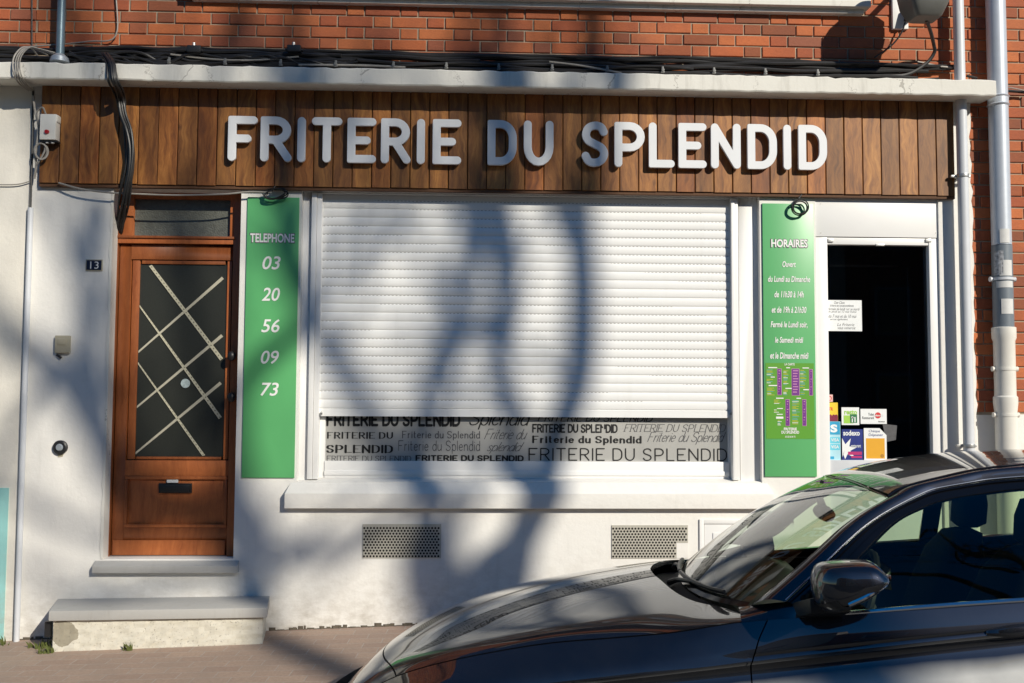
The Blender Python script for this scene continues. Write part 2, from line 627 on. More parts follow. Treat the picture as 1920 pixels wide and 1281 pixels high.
def arc(cx, cy, rx, ry, a0, a1, n=10):
    return [(cx + rx * math.cos(R(a0 + (a1 - a0) * i / n)), cy + ry * math.sin(R(a0 + (a1 - a0) * i / n))) for i in range(n + 1)]


def cr(pts, n=6):
    """catmull-rom through points"""
    p = [np.array(q, float) for q in pts]
    p = [2 * p[0] - p[1]] + p + [2 * p[-1] - p[-2]]
    out = []
    for i in range(1, len(p) - 2):
        for k in range(n):
            t = k / n
            a, b, c, d = p[i - 1], p[i], p[i + 1], p[i + 2]
            out.append(tuple(.5 * (2 * b + (c - a) * t + (2 * a - 5 * b + 4 * c - d) * t * t + (3 * b - a - 3 * c + d) * t ** 3)))
    out.append(tuple(p[-2]))
    return out


def spath(pts, y0=0, y1=1):
    return [(x, y0 + (y1 - y0) * y) for x, y in pts]


_S = cr([(.94, .83), (.80, .96), (.5, 1.0), (.18, .93), (.06, .76), (.17, .60), (.5, .5), (.83, .40), (.96, .24), (.82, .07), (.5, 0), (.20, .04), (.04, .18)], 4)
# glyphs: list of centre-line strokes in a unit box, then the advance width
GL = {
    'F': ([[(0, 0), (0, 1), (1, 1)], [(0, .5), (.72, .5)]], .62),
    'R': ([[(0, 0), (0, 1), (.48, 1)] + arc(.48, .74, .48, .26, 90, -90) + [(0, .48)], [(.46, .48), (1, 0)]], .68),
    'I': ([[(0, 0), (0, 1)]], .0),
    'T': ([[(0, 1), (1, 1)], [(.5, 1), (.5, 0)]], .68),
    'E': ([[(1, 1), (0, 1), (0, 0), (1, 0)], [(0, .5), (.74, .5)]], .62),
    'D': ([[(0, 0), (0, 1), (.42, 1)] + arc(.42, .62, .58, .38, 90, 0) + arc(.42, .38, .58, .38, 0, -90) + [(0, 0)]], .70),
    'U': ([[(0, 1), (0, .40)] + arc(.5, .40, .5, .40, 180, 360) + [(1, 1)]], .70),
    'S': ([_S], .66),
    'P': ([[(0, 0), (0, 1), (.5, 1)] + arc(.5, .71, .5, .29, 90, -90) + [(0, .42)]], .66),
    'L': ([[(0, 1), (0, 0), (1, 0)]], .56),
    'N': ([[(0, 0), (0, 1), (1, 0), (1, 1)]], .72),
    'f': ([cr([(1, .93), (.7, 1.0), (.42, .86), (.4, .6), (.4, 0)]), [(0, .62), (.9, .62)]], .34),
    'r': ([[(0, 0), (0, .62)], cr([(0, .38), (.3, .58), (.9, .60)])], .30),
    'i': ([[(0, 0), (0, .62)], [(0, .86), (0, .88)]], .0),
    't': ([cr([(.35, .92), (.35, .3), (.45, .05), (.95, .02)]), [(0, .62), (.9, .62)]], .30),
    'e': ([cr([(.05, .34), (.95, .36), (.85, .55), (.5, .63), (.12, .5), (.03, .28), (.2, .06), (.55, .0), (.93, .10)])], .48),
    'd': ([[(1, 1), (1, 0)], cr([(1, .42), (.7, .62), (.3, .60), (.03, .4), (.05, .16), (.3, .0), (.7, .02), (1, .2)])], .50),
    'u': ([cr([(0, .62), (0, .2), (.2, .01), (.6, .02), (1, .22)]), [(1, .62), (1, 0)]], .48),
    's': ([cr([(.92, .52), (.5, .63), (.12, .5), (.4, .34), (.8, .24), (.88, .08), (.5, 0), (.05, .10)])], .42),
    'p': ([[(0, .62), (0, -.30)], cr([(0, .42), (.3, .62), (.7, .60), (.97, .4), (.95, .16), (.7, .0), (.3, .02), (0, .2)])], .50),
    'l': ([[(0, 0), (0, 1)]], .0),
    'n': ([[(0, 0), (0, .62)], cr([(0, .38), (.35, .61), (.8, .58), (1, .4), (1, 0)])], .48),
}


def seg_dist(px, py, a, b):
    ax, ay = a
    dx, dy = b[0] - ax, b[1] - ay
    L = dx * dx + dy * dy + 1e-12
    t = np.clip(((px - ax) * dx + (py - ay) * dy) / L, 0, 1)
    return np.hypot(px - ax - t * dx, py - ay - t * dy)


def contour_curve(field, x0, y0, h, extrude, bev):
    """marching squares on a signed field (inside < 0) -> filled curve -> verts, faces"""
    ny, nx = field.shape
    segs = {}
    fl = field

    def ip(i0, j0, i1, j1):
        a, b = fl[i0, j0], fl[i1, j1]
        t = a / (a - b)
        return (x0 + h * (j0 + (j1 - j0) * t), y0 + h * (i0 + (i1 - i0) * t))
    ins = fl < 0
    code = ins[:-1, :-1] * 1 + ins[:-1, 1:] * 2 + ins[1:, 1:] * 4 + ins[1:, :-1] * 8
    ed = {1: [(3, 0)], 2: [(0, 1)], 3: [(3, 1)], 4: [(1, 2)], 5: [(3, 2), (1, 0)], 6: [(0, 2)], 7: [(3, 2)], 8: [(2, 3)],
          9: [(2, 0)], 10: [(0, 3), (2, 1)], 11: [(2, 1)], 12: [(1, 3)], 13: [(1, 0)], 14: [(0, 3)]}
    pos = {}
    for i, j in zip(*np.nonzero((code > 0) & (code < 15))):
        k = {0: ('h', i, j), 1: ('v', i, j + 1), 2: ('h', i + 1, j), 3: ('v', i, j)}
        q = {0: (i, j, i, j + 1), 1: (i, j + 1, i + 1, j + 1), 2: (i + 1, j, i + 1, j + 1), 3: (i, j, i + 1, j)}
        for a, b in ed[int(code[i, j])]:
            for e in (a, b):
                if k[e] not in pos:
                    pos[k[e]] = ip(*q[e])
            segs[k[a]] = k[b]
    loops = []
    while segs:
        st = next(iter(segs))
        lp, c = [], st
        while c in segs:
            lp.append(pos[c])
            c = segs.pop(c)
        if len(lp) > 5:
            loops.append(lp)
    cv = bpy.data.curves.new('outline', 'CURVE')
    cv.dimensions = '2D'
    cv.fill_mode = 'BOTH' if extrude > 0 else 'FRONT'
    cv.extrude = extrude
    cv.bevel_depth = bev
    cv.bevel_resolution = 1
    for lp in loops:
        sp = cv.splines.new('POLY')
        sp.points.add(len(lp) - 1)
        sp.points.foreach_set('co', [c for p in lp for c in (p[0], p[1], 0, 1)])
        sp.use_cyclic_u = True
    o = bpy.data.objects.new('outline', cv)
    COL.objects.link(o)
    dg = bpy.context.evaluated_depsgraph_get()
    dg.update()
    me = o.evaluated_get(dg).to_mesh()
    v = np.array([p.co[:] for p in me.vertices]) if len(me.vertices) else np.zeros((0, 3))
    f = [tuple(q.vertices) for q in me.polygons]
    o.evaluated_get(dg).to_mesh_clear()
    bpy.data.objects.remove(o)
    bpy.data.curves.remove(cv)
    return v, f


def stroke_field(strokes, hwf, x0, x1, y0, y1, h):
    nx, ny = int((x1 - x0) / h) + 2, int((y1 - y0) / h) + 2
    gx, gy = np.meshgrid(x0 + h * np.arange(nx), y0 + h * np.arange(ny))
    f = np.full(gx.shape, 9.0)
    for st in strokes:
        for a, b in zip(st[:-1], st[1:]):
            hw = hwf(b[0] - a[0], b[1] - a[1])
            xa, xb = min(a[0], b[0]) - hw - 2 * h, max(a[0], b[0]) + hw + 2 * h
            j0, j1 = max(0, int((xa - x0) / h)), min(nx, int((xb - x0) / h) + 2)
            if j1 <= j0:
                continue
            sl = (slice(None), slice(j0, j1))
            f[sl] = np.minimum(f[sl], seg_dist(gx[sl], gy[sl], a, b) - hw)
    return f


def letter_solid(ch, X0, X1, Z0, Z1, hw, Yf, thick):
    """one big rounded letter as verts/faces in world space"""
    st, _ = GL[ch]
    w, hgt = X1 - X0 - 2 * hw, Z1 - Z0 - 2 * hw
    if ch == 'I':
        s2 = [[(hw, hw + y * hgt) for x, y in s] for s in st]
    else:
        s2 = [[(hw + x * w, hw + y * hgt) for x, y in s] for s in st]
    h = .0045
    hb = hw - .0022
    f = stroke_field(s2, lambda dx, dy: hb, -2 * h, (X1 - X0) + 2 * h, -2 * h, (Z1 - Z0) + 2 * h, h)
    rc = .42 * hb
    for s in s2:                                   # tighter radius on the outside of square corners
        cl = len(s) > 3 and np.hypot(s[0][0] - s[-1][0], s[0][1] - s[-1][1]) < 1e-6
        m_ = len(s)
        for i in range(m_):
            if i == m_ - 1 or (i == 0 and not cl):
                continue
            c = np.array(s[i])
            a_, b_ = np.array(s[i - 1] if i else s[-2]) - c, np.array(s[i + 1]) - c
            a_, b_ = a_ / (np.linalg.norm(a_) + 1e-9), b_ / (np.linalg.norm(b_) + 1e-9)
            if abs(a_ @ b_) < .2:
                k = hb - rc
                f = np.minimum(f, stroke_field([[tuple(c - k * b_), tuple(c - k * (a_ + b_))], [tuple(c - k * a_), tuple(c - k * (a_ + b_))]], lambda dx, dy: rc,
                                               -2 * h, (X1 - X0) + 2 * h, -2 * h, (Z1 - Z0) + 2 * h, h))
    v, fc = contour_curve(f, -2 * h, -2 * h, h, thick / 2 - .002, .002)
    vv = [(X0 + p[0], Yf + thick / 2 - p[2], Z0 + p[1]) for p in v]
    return vv, fc


def stroke_text(mb, s, X0, X1, Z0, Z1, Y, weight=.08, thin=None, shear=0.0, gap=.16, mi=0, serif=False):
    """a whole line of stroke lettering fitted into a box"""
    thin = weight if thin is None else thin
    strokes, x = [], 0.0
    for ch in s:
        if ch == ' ':
            x += .42
            continue
        st, w = GL[ch]
        w = w * (1 if w else 0)
        x += weight
        for q in st:
            strokes.append([(x + px * (w if w else .001) + shear * py, py) for px, py in q])
        if serif:
            for q in st:
                for (px, py) in (q[0], q[-1]):
                    if py in (0, 1) and ch not in 'SU':
                        xx = x + px * (w if w else .001) + shear * py
                        strokes.append([(xx - .11, py), (xx + .11, py)])
        x += w + weight + gap

    def hwf(dx, dy):
        c = abs(dy) / (math.hypot(dx, dy) + 1e-9)
        return thin + (weight - thin) * c
    a = np.array([p for q in strokes for p in q])
    lo, hi = a.min(0) - weight, a.max(0) + weight
    h = .035
    f = stroke_field(strokes, hwf, lo[0] - h * 2, hi[0] + h * 2, lo[1] - h * 2, hi[1] + h * 2, h)
    v, fc = contour_curve(f, lo[0] - h * 2, lo[1] - h * 2, h, 0, 0)
    if len(v) == 0:
        return
    l2, h2 = v.min(0), v.max(0)
    sx, sz = (X1 - X0) / (h2[0] - l2[0]), (Z1 - Z0) / (h2[1] - l2[1])
    mb.add([(X0 + sx * (p[0] - l2[0]), Y, Z0 + sz * (p[1] - l2[1])) for p in v], fc, mi)


# ================================================================== GROUND
def ground():
    m = MB()
    xs = np.array([-300, -60, -20, -8, -4, 0, 4, 8, 20, 60, 300.0])
    ys = np.array([300, .35, 0, -.5, -1.0, -1.5])
    G = np.array([[(x, y, gz(max(-8, min(8, x)), min(y, 0))) for y in ys] for x in xs])
    m.grid(G)
    struct(m.build('pavement', M['pavers']))
    m = MB()
    ys = np.array([-1.5, -4, -8, -16, -40, -300.0])
    G = np.array([[(x, y, zr(max(-8, min(8, x))) + (0 if y > -5 else 0)) for y in ys] for x in xs])
    m.grid(G)
    struct(m.build('road', M['asphalt']))
    m = MB()
    for i in range(-12, 12):
        x0, x1 = i + .006, i + .994
        a, b = gz(max(-8, min(8, x0)), -1.5) + .004, gz(max(-8, min(8, x1)), -1.5) + .004
        m.hexa([(x0, -1.56, a - .3), (x1, -1.56, b - .3), (x1, -1.42, b - .3), (x0, -1.42, a - .3),
                (x0, -1.56, a), (x1, -1.56, b), (x1, -1.42, b), (x0, -1.42, a)])
    struct(m.build('kerb', M['kerbstone'], bevel=.012))


ground()
LF = -2.94          # left end of the shop front
RF = 3.415          # right end of its white render
DX0, DX1, DZ0, DZ1 = -2.395, -1.552, .487, 2.925          # house door opening
WX0, WX1, WZ0, WZ1 = -1.150, 1.953, .985, 2.935           # window opening
GX0, GX1, GZ1 = 2.340, 3.290, 2.93                        # shop door opening

# ================================================================== SHOP BUILDING
shop = thing('shop_building', 'white rendered chip shop front with brick upper storey, brown door and shuttered window', 'building', (0, 0, 0))


def jag(n, x, z0, z1, amp):
    return [(x + random.uniform(-amp, amp), z0 + (z1 - z0) * i / n) for i in range(n + 1)]


def shop_walls():
    m = MB()
    B = .45
    m.box(LF, DX0, 0, B, -.35, 3.70)
    m.box(DX0, DX1, 0, B, -.35, DZ0)
    m.box(DX0, DX1, 0, B, DZ1, 3.70)
    m.box(DX1, WX0, 0, B, -.35, 3.70)
    m.box(WX0, WX1, 0, B, -.35, WZ0)
    m.box(WX0, WX1, 0, B, WZ1, 3.70)
    m.box(WX1, GX0, 0, B, -.35, 3.70)
    m.box(GX0, GX1, 0, B, GZ1, 3.70)
    m.box(GX0, GX1, 0, B, -.35, .10)
    m.box(GX1, RF - .03, 0, B, -.35, 3.70)
    m.build('wall', M['plaster'], shop)
    # ragged render edge on the right
    m = MB()
    e = jag(60, RF + .012, -.2, 3.62, .011)
    m.prism([(RF - .03, -.2)] + e + [(RF - .03, 3.62)], -.016, .06)
    m.build('render_edge', M['plaster'], shop)


def flemish(m, X0, X1, Z0, Z1, skip=None):
    P, HD, RH, J = .3635, .112, .0786, .0095
    k0, k1 = int((Z0 - 3.978) / RH) - 1, int((Z1 - 3.978) / RH) + 1
    for k in range(k0, k1 + 1):
        za, zb = max(3.978 + k * RH + J / 2, Z0), min(3.978 + (k + 1) * RH - J / 2, Z1)
        if zb - za < .012:
            continue
        c0 = -.81 if k % 2 == 0 else -.81 + P / 2
        i0 = int((X0 - c0) / P) - 2
        i1 = int((X1 - c0) / P) + 2
        for i in range(i0, i1):
            hc = c0 + i * P
            for a, b in ((hc - HD / 2, hc + HD / 2), (hc + HD / 2 + J, hc + P - HD / 2 - J)):
                a += random.uniform(-.0018, .0018)
                b += random.uniform(-.0018, .0018)
                a2, b2 = max(a, X0), min(b, X1)
                if b2 - a2 < .015:
                    continue
                if skip and skip((a2 + b2) / 2, (za + zb) / 2):
                    continue
                d = -.006 + random.uniform(-.0025, .0025)
                z1, z2 = za + random.uniform(-.0012, .0012), zb + random.uniform(-.0012, .0012)
                ch = .0035
                v = [(a2, .012, z1), (b2, .012, z1), (b2, .012, z2), (a2, .012, z2),
                     (a2, d + ch, z1), (b2, d + ch, z1), (b2, d + ch, z2), (a2, d + ch, z2),
                     (a2 + ch, d, z1 + ch), (b2 - ch, d, z1 + ch), (b2 - ch, d, z2 - ch), (a2 + ch, d, z2 - ch)]
                m.add(v, [(0, 1, 5, 4), (1, 2, 6, 5), (2, 3, 7, 6), (3, 0, 4, 7), (4, 5, 9, 8), (5, 6, 10, 9), (6, 7, 11, 10), (7, 4, 8, 11), (8, 9, 10, 11)])


UX0, UX1, UZ0, UZ1 = -1.80, 2.56, 4.26, 6.2        # upper window opening


def brick_walls():
    m = MB()
    sk = lambda x, z: UX0 - .06 < x < UX1 + .06 and UZ0 - .08 < z < UZ1
    flemish(m, LF, 3.63, 3.70, 7.4, sk)
    m.build('upper_bricks', M['brick'], shop)
    m = MB()
    m.box(LF, UX0, .003, .45, 3.70, 7.4)
    m.box(UX1, 3.63, .003, .45, 3.70, 7.4)
    m.box(UX0, UX1, .003, .45, 3.70, UZ0)
    m.box(UX0, UX1, .003, .45, UZ1, 7.4)
    m.build('mortar_bed', M['mortar'], shop)
    # brick strip between the render and the big downpipe
    m = MB()
    flemish(m, RF + .002, 3.63, 1.47, 3.70)
    m.build('side_bricks', M['brick'], shop)
    m = MB()
    m.box(RF - .03, 3.63, .003, .45, 1.45, 3.70)
    m.build('side_mortar', M['mortar'], shop)
    m = MB()
    m.box(RF - .03, 3.63, .001, .45, -.35, 1.45)
    m.build('plinth', M['plaster'], shop)
    # upper window
    wd = MB()
    wd.box(UX0, UX1, .12, .18, UZ0, UZ0 + .07)
    wd.box(UX0, UX1, .12, .18, UZ1 - .07, UZ1)
    for x in (UX0, (UX0 + UX1) / 2 - .04, UX1 - .08):
        wd.box(x, x + .08, .121, .179, UZ0 + .07, UZ1 - .07)
    w = wd.build('upper_window', M['white_paint'], shop, bevel=.004)
    g = MB()
    g.rectxz(UX0, UX1, UZ0, UZ1, .15)
    g.build('pane', M['gloss_black'], w)
    m = MB()
    m.box(-1.94, 2.712, -.10, .10, 4.236, 4.34)
    m.box(-1.90, 2.68, -.055, .02, 4.205, 4.236)
    m.build('upper_window_sill', M['concrete'], shop, bevel=.006)
    m = MB()
    m.box(LF - .0, 3.65, -.35, .6, 7.4, 7.55)
    m.build('eaves', M['concrete'], shop, bevel=.01)


def cornice():
    m = MB()
    Yf = -.225
    xs = np.linspace(-3.9, W(1868, 165, Yf)[0], 150)
    za, zb = W(960, 133, Yf)[1], W(960, 163.5, Yf)[1]
    prof = []
    for x in xs:
        j1, j2 = random.uniform(-.003, .004), random.uniform(-.003, .003)
        if random.random() < .06:
            j1 -= .006
        prof.append([(x, .02, zb + .016), (x, Yf + .03, zb + .002), (x, Yf + .006, zb + j2), (x, Yf, zb + .008 + j2), (x, Yf, za - .008 + j1),
                     (x, Yf + .008, za + j1), (x, .02, za + .02)])
    G = np.array(prof)
    m.grid(G)
    n = 7
    m.add(G[0], [tuple(range(n))])
    m.add(G[-1], [tuple(range(n - 1, -1, -1))])
    return m.build('cornice', M['concrete'], shop, smooth=True)


shop_walls()
brick_walls()
cornice()


# ------------------------------------------------------------------ house door
def house_door():
    Y = .13
    d = MB()
    jl, jr = DX0, DX1
    # frame: jambs, head, transom bar
    x218 = W(219, 700, Y)[0]
    x432 = W(433, 700, Y)[0]
    d.box(jl, x218 - .006, Y - .035, Y + .06, DZ0, DZ1)
    d.box(x432 + .006, jr, Y - .035, Y + .06, DZ0, DZ1)
    zt0, zt1 = W(330, 459, Y)[1], W(330, 443, Y)[1]
    d.box(x218 - .006, x432 + .006, Y - .035, Y + .05, zt0 + .002, zt1 - .01)
    d.box(x218 - .012, x432 + .012, Y - .047, Y - .035, zt1 - .022, zt1 - .006)
    xa, xb = W(252, 410, Y)[0], W(433, 410, Y)[0]
    zh = W(330, 374, Y)[1]
    d.box(x218 - .006, xa, Y - .02, Y + .04, zt1 - .01, DZ1)
    d.box(xb, x432 + .006, Y - .02, Y + .04, zt1 - .01, DZ1)
    d.box(xa, xb, Y - .018, Y + .04, zh, DZ1)
    # leaf stiles and rails
    gx0, gx1, gz0, gz1 = WR(258, 497, 420, 855, Y)
    L = Y - .004
    zb, ztop = DZ0 + .004, zt0 - .004
    d.box(x218, gx0 - .06, L, L + .04, zb, ztop)
    d.box(gx1 + .045, x432, L, L + .04, zb, ztop)
    d.box(gx0 - .06, gx1 + .045, L, L + .04, gz1 + .035, ztop)
    pz0, pz1 = W(330, 992, Y)[1], W(330, 890, Y)[1]
    d.box(gx0 - .06, gx1 + .045, L, L + .04, pz1 - .01, gz0 - .03)
    d.box(gx0 - .06, gx1 + .045, L, L + .04, zb, pz0 + .01)
    # glazing beads
    for a, b, c, e in ((gx0 - .06, gx0, gz0 - .03, gz1 + .035), (gx1, gx1 + .045, gz0 - .03, gz1 + .035), (gx0, gx1, gz1, gz1 + .035), (gx0, gx1, gz0 - .03, gz0)):
        d.box(a + .008, b - .004 if b < gx1 else b - .008, L + .009, L + .04, c + .006, e - .006)
    # lower panel: recessed field and moulding
    px0, px1 = gx0 - .06, gx1 + .045
    d.box(px0, px1, L + .014, L + .035, pz0 + .01, pz1 - .01)
    mw = .022
    for a, b, c, e in ((px0, px1, pz1 - .01 - mw, pz1 - .01), (px0, px1, pz0 + .01, pz0 + .01 + mw), (px0, px0 + mw, pz0 + .01 + mw, pz1 - .01 - mw), (px1 - mw, px1, pz0 + .01 + mw, pz1 - .01 - mw)):
        d.box(a + .002, b - .002, L - .006, L + .014, c + .001, e - .001)
    d.box(x218 + .01, x432 - .01, L - .010, L, zb + .002, zb + .10)
    door = d.build('house_door', M['door_wood'], shop, bevel=.004)
    g = MB()
    g.rectxz(gx0 - .005, gx1 + .005, gz0 - .005, gz1 + .005, L + .02)
    g.build('glass_pane', M['door_glass'], door)
    g = MB()
    g.rectxz(xa, xb, zt1 - .012, zh + .005, Y + .012)
    g.build('transom_pane', M['ripple_glass'], door)
    # dark void behind
    g = MB()
    g.box(DX0, DX1, Y + .065, Y + .08, DZ0, DZ1)
    g.build('backing', M['dark'], door)
    # letter slot, lock, knob
    g = MB()
    a, b, c, e = WR(296, 908, 358, 924, Y - .02)
    g.box(a, b, L - .003, L + .016, c - .004, e + .004)
    g.box(a + .012, b - .012, L - .012, L - .003, c + .004, e - .006)
    g.build('letter_slot', M['black_plastic'], door, bevel=.003)
    g = MB()
    a, b, c, e = WR(313, 896, 334, 905, Y)
    g.box(a, b, L - .001, L + .016, c, e - .012)
    g.box(a + .012, b - .012, L - .001, L + .016, e - .006, e)
    g.build('name_strip', M['ink_white'], door)
    for zz in (668, 745):
        g = MB()
        x, z = W(441, zz, Y - .04)
        g.sphere((x - .02, Y - .06, z), .028, .025, .034)
        g.tube([(x - .02, Y - .06, z), (x - .02, Y - .02, z)], .012)
        g.build('door_knob', M['black_plastic'], door, smooth=True)
    # tape strips on the pane
    yt = L + .0155

    def strip(p, q, hw, mat, yy):
        a, b = np.array(W(*p, yy)), np.array(W(*q, yy))
        t = (b - a) / np.linalg.norm(b - a)
        n = np.array([-t[1], t[0]])
        # clip ends flush with the pane edges
        v = []
        for c, sg in ((a, -1), (a, 1), (b, 1), (b, -1)):
            w = c + sg * hw * n
            w = np.array([min(max(w[0], gx0), gx1), min(max(w[1], gz0), gz1)])
            v.append((w[0], yy, w[1]))
        me = MB()
        me.add(v, [(0, 3, 2, 1)])
        o = me.build('tape_strip', mat, door)
        uv = o.data.uv_layers.new(name='UVMap')
        L_ = np.linalg.norm(b - a) / .028
        vals = {0: (0, 0), 1: (0, 1), 2: (L_, 1), 3: (L_, 0)}
        for lp in o.data.loops:
            uv.data[lp.index].uv = vals[lp.vertex_index]
    for p, q in (((282, 497), (415.5, 674)), ((257.7, 574), (413, 784)), ((255, 681), (382, 856))):
        strip(p, q, .0125, M['tape_dots'], yt - .002)
    for p, q in (((255.7, 660), (418, 521)), ((253, 763.5), (416.5, 629)), ((250, 850), (414, 718))):
        strip(p, q, .0105, M['tape'], yt)
    g = MB()
    x, z = W(348, 719, yt)
    g.disc((x, yt - .004, z), .031, 24)
    g.build('round_label', simple('round_label_print', (.42, .50, .50), .5, .6, 60), door)
    # stone sill of the door
    g = MB()
    a, b = W(172, 1070, -.05)[0], W(445, 1070, -.05)[0]
    zt, zf, zb2 = DZ0, W(310, 1062, -.05)[1], W(310, 1075, -.05)[1]
    g.hexa([(a, -.05, zb2), (b, -.05, zb2), (b, .001, zb2), (a, .001, zb2), (a, -.05, zf), (b, -.05, zf), (b, .001, zt - .01), (a, .001, zt - .01)])
    g.hexa([(DX0, .0012, zb2 + .01), (DX1, .0012, zb2 + .01), (DX1, Y, zb2 + .01), (DX0, Y, zb2 + .01),
            (DX0, .0012, zt - .008), (DX1, .0012, zt - .008), (DX1, Y, zt + .003), (DX0, Y, zt + .003)])
    g.build('door_sill', M['step_stone'], shop, bevel=.004)
    # worn left reveal strip
    g = MB()
    e = jag(50, DX0 + .001, DZ0, DZ1, .0)
    pts = [(DX0 - .012 + random.uniform(-.006, .004), z) for _, z in e]
    g.prism(pts[::-1] + [(DX0 + .004, DZ0), (DX0 + .004, DZ1)][::1], -.006, .09)
    g.build('worn_reveal', M['concrete'], shop)


house_door()


# ------------------------------------------------------------------ shuttered window
def window():
    # outer trim
    t = MB()
    y0 = .035
    xl = [WX0, W(580, 640, y0)[0], W(590, 640, y0)[0], W(601, 640, y0)[0]]
    xr = [W(1372, 640, y0)[0], W(1385, 640, y0)[0], W(1398, 640, y0)[0], WX1]
    zb = WZ0
    t.box(xl[0], xl[1], .05, .14, zb, WZ1)
    t.box(xr[1] + .01, xr[3], .05, .14, zb, WZ1)
    t.box(xl[1], xr[1] + .01, .05, .14, W(960, 368, .05)[1], WZ1)
    win = t.build('window', M['white_paint'], shop, bevel=.004)
    # rails
    for a, b in ((xl[1] + .002, xl[3] - .004), (xr[0], xr[1])):
        g = MB()
        z1 = W(960, 368, .05)[1] - .002
        zz = W(960, 899, .05)[1]
        mid = (a + b) / 2
        g.box(a, mid - .001, .022, .12, zz, z1)
        g.box(mid + .001, b, .030, .12, zz, z1)
        g.build('shutter_rail', M['white_paint'], win, bevel=.002)
    # shutter box shadow strip
    g = MB()
    g.box(xl[3] - .004, xr[0], .075, .12, W(960, 384, .06)[1], W(960, 368, .05)[1] - .001)
    g.build('shutter_box', M['white_paint'], win, bevel=.003)
    # slats
    sx0, sx1 = xl[3] - .01, xr[0] + .006
    zt = W(960, 383, .06)[1]
    z0 = W(960, 782, .06)[1]
    ph = .0588
    prof = []
    z = z0
    Yc = .066
    prof += [(Yc + .02, z), (Yc - .004, z), (Yc - .004, z + .046), (Yc + .006, z + .049), (Yc + .006, z + .052)]
    z += .052
    holes = MB()
    while z < zt:
        for k in range(8):
            u = k / 7
            prof.append((Yc - .0046 * math.sin(math.pi * (.06 + .90 * u)) ** .7, z + .004 + u * (ph - .009)))
        prof += [(Yc + .002, z + ph - .0035), (Yc + .002, z + ph)]
        x = sx0 + .01
        while x < sx1 - .02:
            holes.rectxz(x, x + .013, z + ph - .0036, z + ph - .0004, Yc + .0012)
            x += .026
        z += ph
    zi = [i for i, p in enumerate(prof) if p[1] < zt + .03]
    prof = [prof[i] for i in zi]
    xs = np.linspace(sx0, sx1, 60)
    G = np.array([[(x, y + .0012 * math.sin(x * 2.3 + zz * 9), zz) for y, zz in prof] for x in xs])
    g = MB()
    g.grid(G)
    sh = g.build('roller_shutter', M['shutter'], win, smooth=True)
    holes.build('slat_slots', M['slot_grey'], sh)
    for px in (602, 1371):
        g = MB()
        x, z = W(px, 776, .05)
        g.tube([(x, .064, z), (x, .045, z)], .009, 10)
        g.sphere((x + .004, .046, z + .008), .008, .008, .008, 8, 6)
        g.build('stop_bolt', M['metal_clip'], sh, smooth=True)
    # glazing below the shutter
    Yg = .115
    a, b, c, e = WR(611, 700, 1364, 865, Yg)
    g = MB()
    fz0, fz1 = W(960, 897, .10)[1], e
    g.box(xl[1], a, .10, .14, fz0, fz1)
    g.box(b, xr[1], .10, .14, fz0, fz1)
    g.box(a, b, .09, .14, fz0, c)
    g.box(a, b, .082, .092, fz0 + .02, fz0 + .05)
    g.build('sash', M['white_paint'], win, bevel=.003)
    g = MB()
    g.rectxz(a, b, c, e, Yg)
    film = g.build('printed_film', M['film'], win)

    def ln(s, x0, y0, x1, y1, **k):
        X0, X1, Z0, Z1 = WR(x0, y0, x1, y1, Yg)
        mi = k.pop('mi', 0)
        g2 = MB()
        stroke_text(g2, s, X0, X1, Z0, Z1, Yg - .002, **k)
        g2.build('film_lettering', M['ink_grey'] if mi else M['ink_black'], film)
    FS, Fs = 'FRITERIE DU SPLENDID', 'Friterie du Splendid'
    ln(FS, 612, 774, 863, 800, weight=.13, thin=.12, gap=.03)
    ln('Splendid', 880, 770, 998, 806, weight=.05, thin=.03, shear=.35, gap=.06)
    ln('FRITERIE DU', 613, 810, 737, 823, weight=.115, thin=.035, gap=.16, serif=True)
    ln(Fs, 754, 808, 900, 826, weight=.075, thin=.05, gap=.16, mi=1)
    ln('Friterie du', 908, 804, 989, 824, weight=.04, thin=.028, shear=.55, gap=.06, mi=1)
    ln('SPLENDID', 612, 834, 737, 850, weight=.13, thin=.035, gap=.12, serif=True)
    ln(Fs, 747, 826, 900, 851, weight=.042, thin=.042, gap=.16, mi=1)
    ln('splendid', 913, 829, 983, 851, weight=.04, thin=.028, shear=.6, gap=.05, mi=1)
    ln(FS, 612, 854.5, 771, 865, weight=.07, thin=.04, gap=.14, serif=True, mi=1)
    ln(FS, 779, 853.5, 982, 865, weight=.14, thin=.12, gap=.08)
    ln(FS, 1008, 777, 1225, 791, weight=.07, thin=.05, shear=.3, gap=.12)
    ln(FS, 998, 795, 1158, 812, weight=.125, thin=.11, gap=.02)
    ln(FS, 1169, 795.5, 1361, 810, weight=.045, thin=.03, shear=.3, gap=.14, serif=True, mi=1)
    ln(Fs, 998, 817, 1203, 835, weight=.125, thin=.06, gap=.12)
    ln(Fs, 1214, 810, 1361, 834, weight=.04, thin=.028, shear=.5, gap=.06, mi=1)
    ln(FS, 991, 840.5, 1363, 864.5, weight=.052, thin=.052, gap=.20)
    # masonry sill with sloping top
    g = MB()
    a, b = W(533, 940, -.055)[0], W(1452, 940, -.055)[0]
    zf, zbm = W(960, 926, -.055)[1], W(960, 954, -.055)[1]
    zt = W(960, 900, .02)[1]
    g.hexa([(a, -.055, zbm), (b, -.055, zbm), (b, .002, zbm), (a, .002, zbm), (a, -.055, zf), (b, -.055, zf), (b - .03, .002, zt - .015), (a + .03, .002, zt - .015)])
    g.hexa([(WX0, -.0005, zf), (WX1, -.0005, zf), (WX1, .10, zf), (WX0, .10, zf), (WX0, -.0005, zt - .013), (WX1, -.0005, zt - .013), (WX1, .10, zt + .006), (WX0, .10, zt + .006)])
    g.build('window_sill', M['plaster'], shop, bevel=.005)


